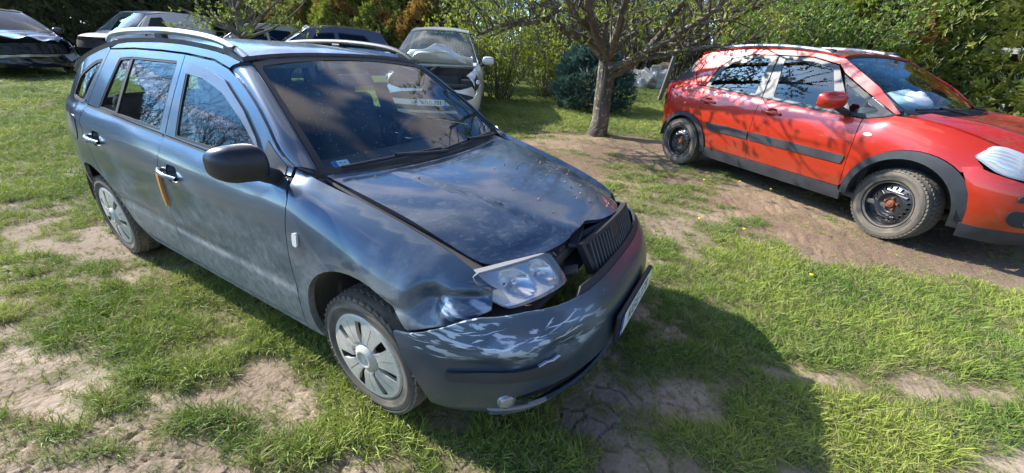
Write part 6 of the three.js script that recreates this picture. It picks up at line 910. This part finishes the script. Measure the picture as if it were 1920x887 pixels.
// ---------- fence, rubble, small things ----------
{
  const R = rng(99);
  const wood = std({ map: barkTex([0.36, 0.33, 0.29], [0.56, 0.53, 0.47], [0.5, 0.48, 0.42]), roughness: 1 }), concrete = std({ map: texture(128, 128, (u, v) => { const n = fbm(u * 10, v * 10, 4, 10); return mix3([0.52, 0.52, 0.48], [0.70, 0.70, 0.66], n); }), roughness: 0.95 });
  const post = tag(mesh('fence_post', warp(new RoundedBoxGeometry(0.11, 1.5, 0.1, 3, 0.012), (x, y, z) => [x + 0.24 * (y + 0.75) / 1.5 + 0.006 * Math.sin(y * 9), y + 0.7, z]), wood), 'leaning weathered fence post behind the tail of the red hatchback', 'post'); post.position.set(4.25, 0, -12.78);
  const post2 = tag(mesh('fence_post', warp(new RoundedBoxGeometry(0.13, 2.3, 0.12, 3, 0.02), (x, y, z) => [x + 0.05 * y, y + 1.1, z]), concrete), 'pale concrete post among the green bushes', 'post'); post2.position.set(7.35, 0, -10.6);
  const rail = tag(mesh('fence_rail', new RoundedBoxGeometry(1.15, 0.1, 0.08, 2, 0.01), concrete), 'pale concrete rail showing through the fence hedge', 'rail'); rail.position.set(8.6, 1.68, -8.35); rail.rotation.y = -1.1;
  const railPost = (x, z) => tag(mesh('fence_post', box(0.1, 1.75, 0.1, 0, 0.85, 0, 0.01), concrete), 'concrete post carrying the pale rail in the hedge', 'post', 'posts of the pale rail').position.set(x, 0, z); railPost(8.9, -7.8); railPost(8.42, -8.9);
  const stoneTex = [[0.74, 0.64, 0.52], [0.82, 0.78, 0.70], [0.88, 0.85, 0.80]].map((c) => std({ map: texture(64, 64, (u, v) => { const n = fbm(u * 6, v * 6, 4, 6) - 0.5; return [c[0] + n * 0.25, c[1] + n * 0.25, c[2] + n * 0.25]; }), roughness: 0.95 }));
  const chunk = (seed) => warp(new RoundedBoxGeometry(1, 0.8, 0.7, 4, 0.12), (x, y, z) => { const n = fbm(x * 2 + seed * 7, y * 2 + z * 2, 3) - 0.5; return [x * (1 + n * 0.5), y * (1 + n * 0.5), z * (1 + n * 0.4)]; }), chunks = [1, 2, 3].map(chunk);
  const block = (x, y, z, s, lab, grp) => { const o = tag(mesh('stone_block', chunks[Math.floor(R() * 3)], stoneTex[Math.floor(R() * 3)]), lab, 'stone', grp); o.position.set(x, y, z); o.rotation.set(R() * 0.5, R() * 6.28, R() * 0.5); o.scale.setScalar(s); };
  for (let i = 0; i < 22; i++) { const row = i < 13 ? 0 : i < 19 ? 1 : 2; block(4.25 + (row ? 0.25 : 0) + R() * (1.9 - row * 0.3), 0.14 + row * 0.27, -16.9 - R() * 0.6, 0.36 + R() * 0.22, 'pale broken stone block in the heap behind the apple tree', 'stone blocks of the heap behind the apple tree'); }
  for (let i = 0; i < 26; i++) { const t = R(); block(9.6 + t * 2.6 - R() * 0.4, 0.12 + R() * 0.85, -8.4 + t * 4 - R() * 0.8, 0.28 + R() * 0.35, 'pale rubble lump lying behind the fence hedge', 'rubble behind the fence hedge'); }
  // dandelions in the lawn
  const fl = new THREE.IcosahedronGeometry(0.015, 1).scale(1, 0.45, 1), stem = new THREE.CylinderGeometry(0.0016, 0.002, 0.05, 5).translate(0, 0.025, 0), yel = std({ color: lin(0.85, 0.55, 0.01), roughness: 0.8 }), gr = std({ color: lin(0.15, 0.22, 0.05), roughness: 0.8 });
  for (const [u, v] of [[1387, 343], [1320, 339], [1311, 413], [1395, 432], [1445, 358], [1870, 455], [1520, 520]]) { const d = px(u, v, -1).sub(EYE), k = -1.45 / d.y; const f = thing('dandelion', 'yellow dandelion flower standing in the grass', 'flower', 'dandelions in the lawn'); f.position.set(d.x * k, groundY(d.x * k, d.z * k), d.z * k); mesh('stem', stem, gr, f); mesh('flower_head', fl, yel, f).position.y = 0.052; }
  // bud scales and dry bits fallen on the blue bonnet
  const bs = SHARED.blue, parts = [], bit = new THREE.IcosahedronGeometry(0.0042, 0);
  for (let i = 0; i < 46; i++) { const c = i % 4, t = clamp(0.03 + 0.92 * (c ? 0.2 + 0.25 * c + (R() - 0.5) * 0.3 : R()), 0.02, 0.95), w = c ? (hsh(c, 4) * 2 - 1) * 0.5 + (R() - 0.5) * 0.7 : (R() * 2 - 1) * 0.9, q = bs.sh(bs.bnF(t, w)); parts.push(at(bit, q[0], q[1] + 0.003, q[2], R() * 3, R() * 3, R() * 3, [1 + R(), 0.4 + 0.4 * R(), 0.6 + R() * 0.7])); }
  const deb = mesh('fallen_bud_scales', merge(parts), std({ color: lin(0.30, 0.15, 0.07), roughness: 0.9 })); deb.userData = { kind: 'stuff', label: 'tiny brown bud scales scattered on the blue bonnet', category: 'debris' }; deb.position.set(BLUE.x, 0, BLUE.z); deb.rotation.y = -BLUE.a;
}
renderer.render(scene, camera);
